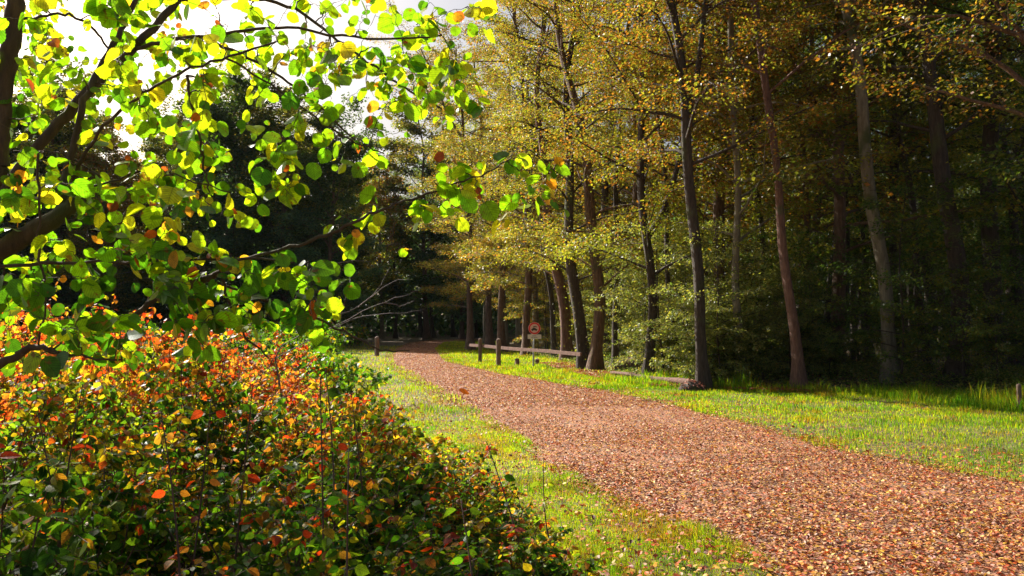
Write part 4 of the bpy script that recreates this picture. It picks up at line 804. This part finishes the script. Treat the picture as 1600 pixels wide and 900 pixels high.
# car below, motorcycle above
poly_prism(g, [(-.12, -.075), (.1, -.075), (.115, -.03), (.06, -.02), (.03, .02), (-.06, .02), (-.085, -.02), (-.12, -.03)], -.0655, -.056)
for xx_ in (-.07, .06): V_, Q_, T_ = disc(.024, -.0668, -.057, 14); g.add(V_ + [xx_, 0, -.078], Q_, T_)
for xx_ in (-.03, .075): V_, Q_, T_ = disc(.024, -.0668, -.057, 14, .012); g.add(V_ + [xx_, 0, .055], Q_)
poly_prism(g, [(-.03, .055), (.03, .05), (.06, .085), (.045, .095), (.0, .08), (-.035, .085)], -.0655, -.056)
link('vehicle_symbol', g.mesh('vehicle_symbol', M_BLK, False), dsc)
zp = P(835, 526, D)[2]; g = Geo(); g.box((-.26, -.05, -.085), (.26, -.038, .085)); pl = link('plate', g.mesh('plate', M_PLATE, False), e); pl.location = (xc, 0, zp)
g = Geo()
for zz, xs_ in ((.03, [(-.09, -.03), (-.015, .06)]), (-.03, [(-.12, -.05), (-.03, .03), (.05, .12)])):
    for a, b in xs_:
        for t_ in np.arange(a, b, .018): g.box((t_, -.0515, zz - .016), (t_ + .011, -.049, zz + .016))
link('faded_lettering', g.mesh('faded_lettering', plain_mat('faded_ink', (.16, .12, .12), .6), False), pl)

# leaf-covered stump and boulder-like root clump by the wood edge
def lump(name, loc, sc, mat, label, cat, seed, cover=0, colr=LP):
    q = np.random.default_rng(seed); k, m_ = 26, 14; th = np.linspace(0, 2 * np.pi, k, endpoint=False); ph = np.linspace(-.3, np.pi / 2, m_); TH, PH = np.meshgrid(th, ph)
    d = np.stack([np.cos(PH) * np.cos(TH), np.cos(PH) * np.sin(TH), np.sin(PH)], -1); r_ = 1 + .22 * snoise(d[..., 0] * 2 + d[..., 2] * 3, d[..., 1] * 2 - d[..., 2], 2.2, seed) + .1 * snoise(d[..., 0] * 5, d[..., 1] * 5 + d[..., 2] * 4, 2.5, seed + 1)
    V = (d * r_[..., None] * sc).reshape(-1, 3); i = np.arange(m_ - 1)[:, None] * k; j = np.arange(k)[None]; j2 = (j + 1) % k; Q = np.stack([i + j, i + j2, i + k + j2, i + k + j], -1).reshape(-1, 4)
    e = empty(name, loc, label, cat); link('body' if 0 else 'core', mesh_np('core', V, [Q], mat, smooth_=True), e)
    if cover:
        idx = q.integers(k * 4, len(V), cover); n_ = cover; link('foliage', leaf_mesh('foliage', V[idx] * 1.02 + q.normal(0, .03, (n_, 3)), q.normal(0, 1, (n_, 3)) * [1, 1, .4], V[idx] / np.array(sc) + q.normal(0, .4, (n_, 3)), .06 * q.uniform(.6, 1.3, n_), pick(colr, n_, q), T_KITE, M_LITTER), e)
    return e
b = G(1080, 611); lump('tree_stump', (b[0], b[1], .02), (.3, .24, .2), B_DARK, 'low stump heaped with red-brown leaves against the dark trunk', 'stump', 3, 260, [(.3, .08, .05), (.4, .16, .1), (.2, .07, .05)])
b = G(985, 583); lump('root_clump', (b[0] + .3, b[1] + .6, .1), (.75, .4, .42), B_BROWN, 'dark overturned root clump below the Y-shaped trunk', 'root clump', 9, 140)
b = G(1010, 597); g = Geo(); pts = np.array([G(955, 590), G(1000, 597), G(1050, 603), G(1085, 610)]) - b; s = np.linspace(0, 3, 14); pp = np.stack([np.interp(s, np.arange(4), pts[:, i]) for i in range(3)], -1); pp[:, 2] = .16 + .02 * np.sin(s * 3); g.tube(pp, np.linspace(.05, .09, 14), 8, .15, 4)
o = link('fallen_log', g.mesh('fallen_log', B_RED)); o.location = b; tag(o, 'thin reddish log lying along the wood edge towards the stump', 'log')
# leaves caught in mid-air
for (px_, py_, d, s, c_, lab) in ((717, 608, 5.0, .075, (.6, .14, .02), 'single orange leaf falling in front of the path'), (1105, 388, 12, .075, (.6, .42, .04), 'single yellow leaf falling before the dark trunk with the stump')):
    o = link('falling_leaf', leaf_mesh('falling_leaf', np.zeros((1, 3)), np.array([[.8, .1, -.35]]), np.array([[.3, -.45, .85]]), s, np.array([c_]), T_DOG, M_HAZEL, uv=True)); o.location = P(px_, py_, d); tag(o, lab, 'leaf')

# ------------------------------------------------------------------ haze of the autumn air
m, n, l = new_mat('haze'); pv = n.new('ShaderNodeVolumePrincipled'); pv.inputs['Color'].default_value = (.72, .84, 1, 1); pv.inputs['Density'].default_value = HAZE; pv.inputs['Anisotropy'].default_value = 0.0
o_ = n.new('ShaderNodeOutputMaterial'); l.new(pv.outputs[0], o_.inputs['Volume'])
g = Geo(); g.box((-1300, -700, -3), (1300, 1500, 45)); hzb = link('haze', g.mesh('haze', m, False)); tag(hzb, 'thin bluish air over the whole scene', 'haze', kind='stuff')
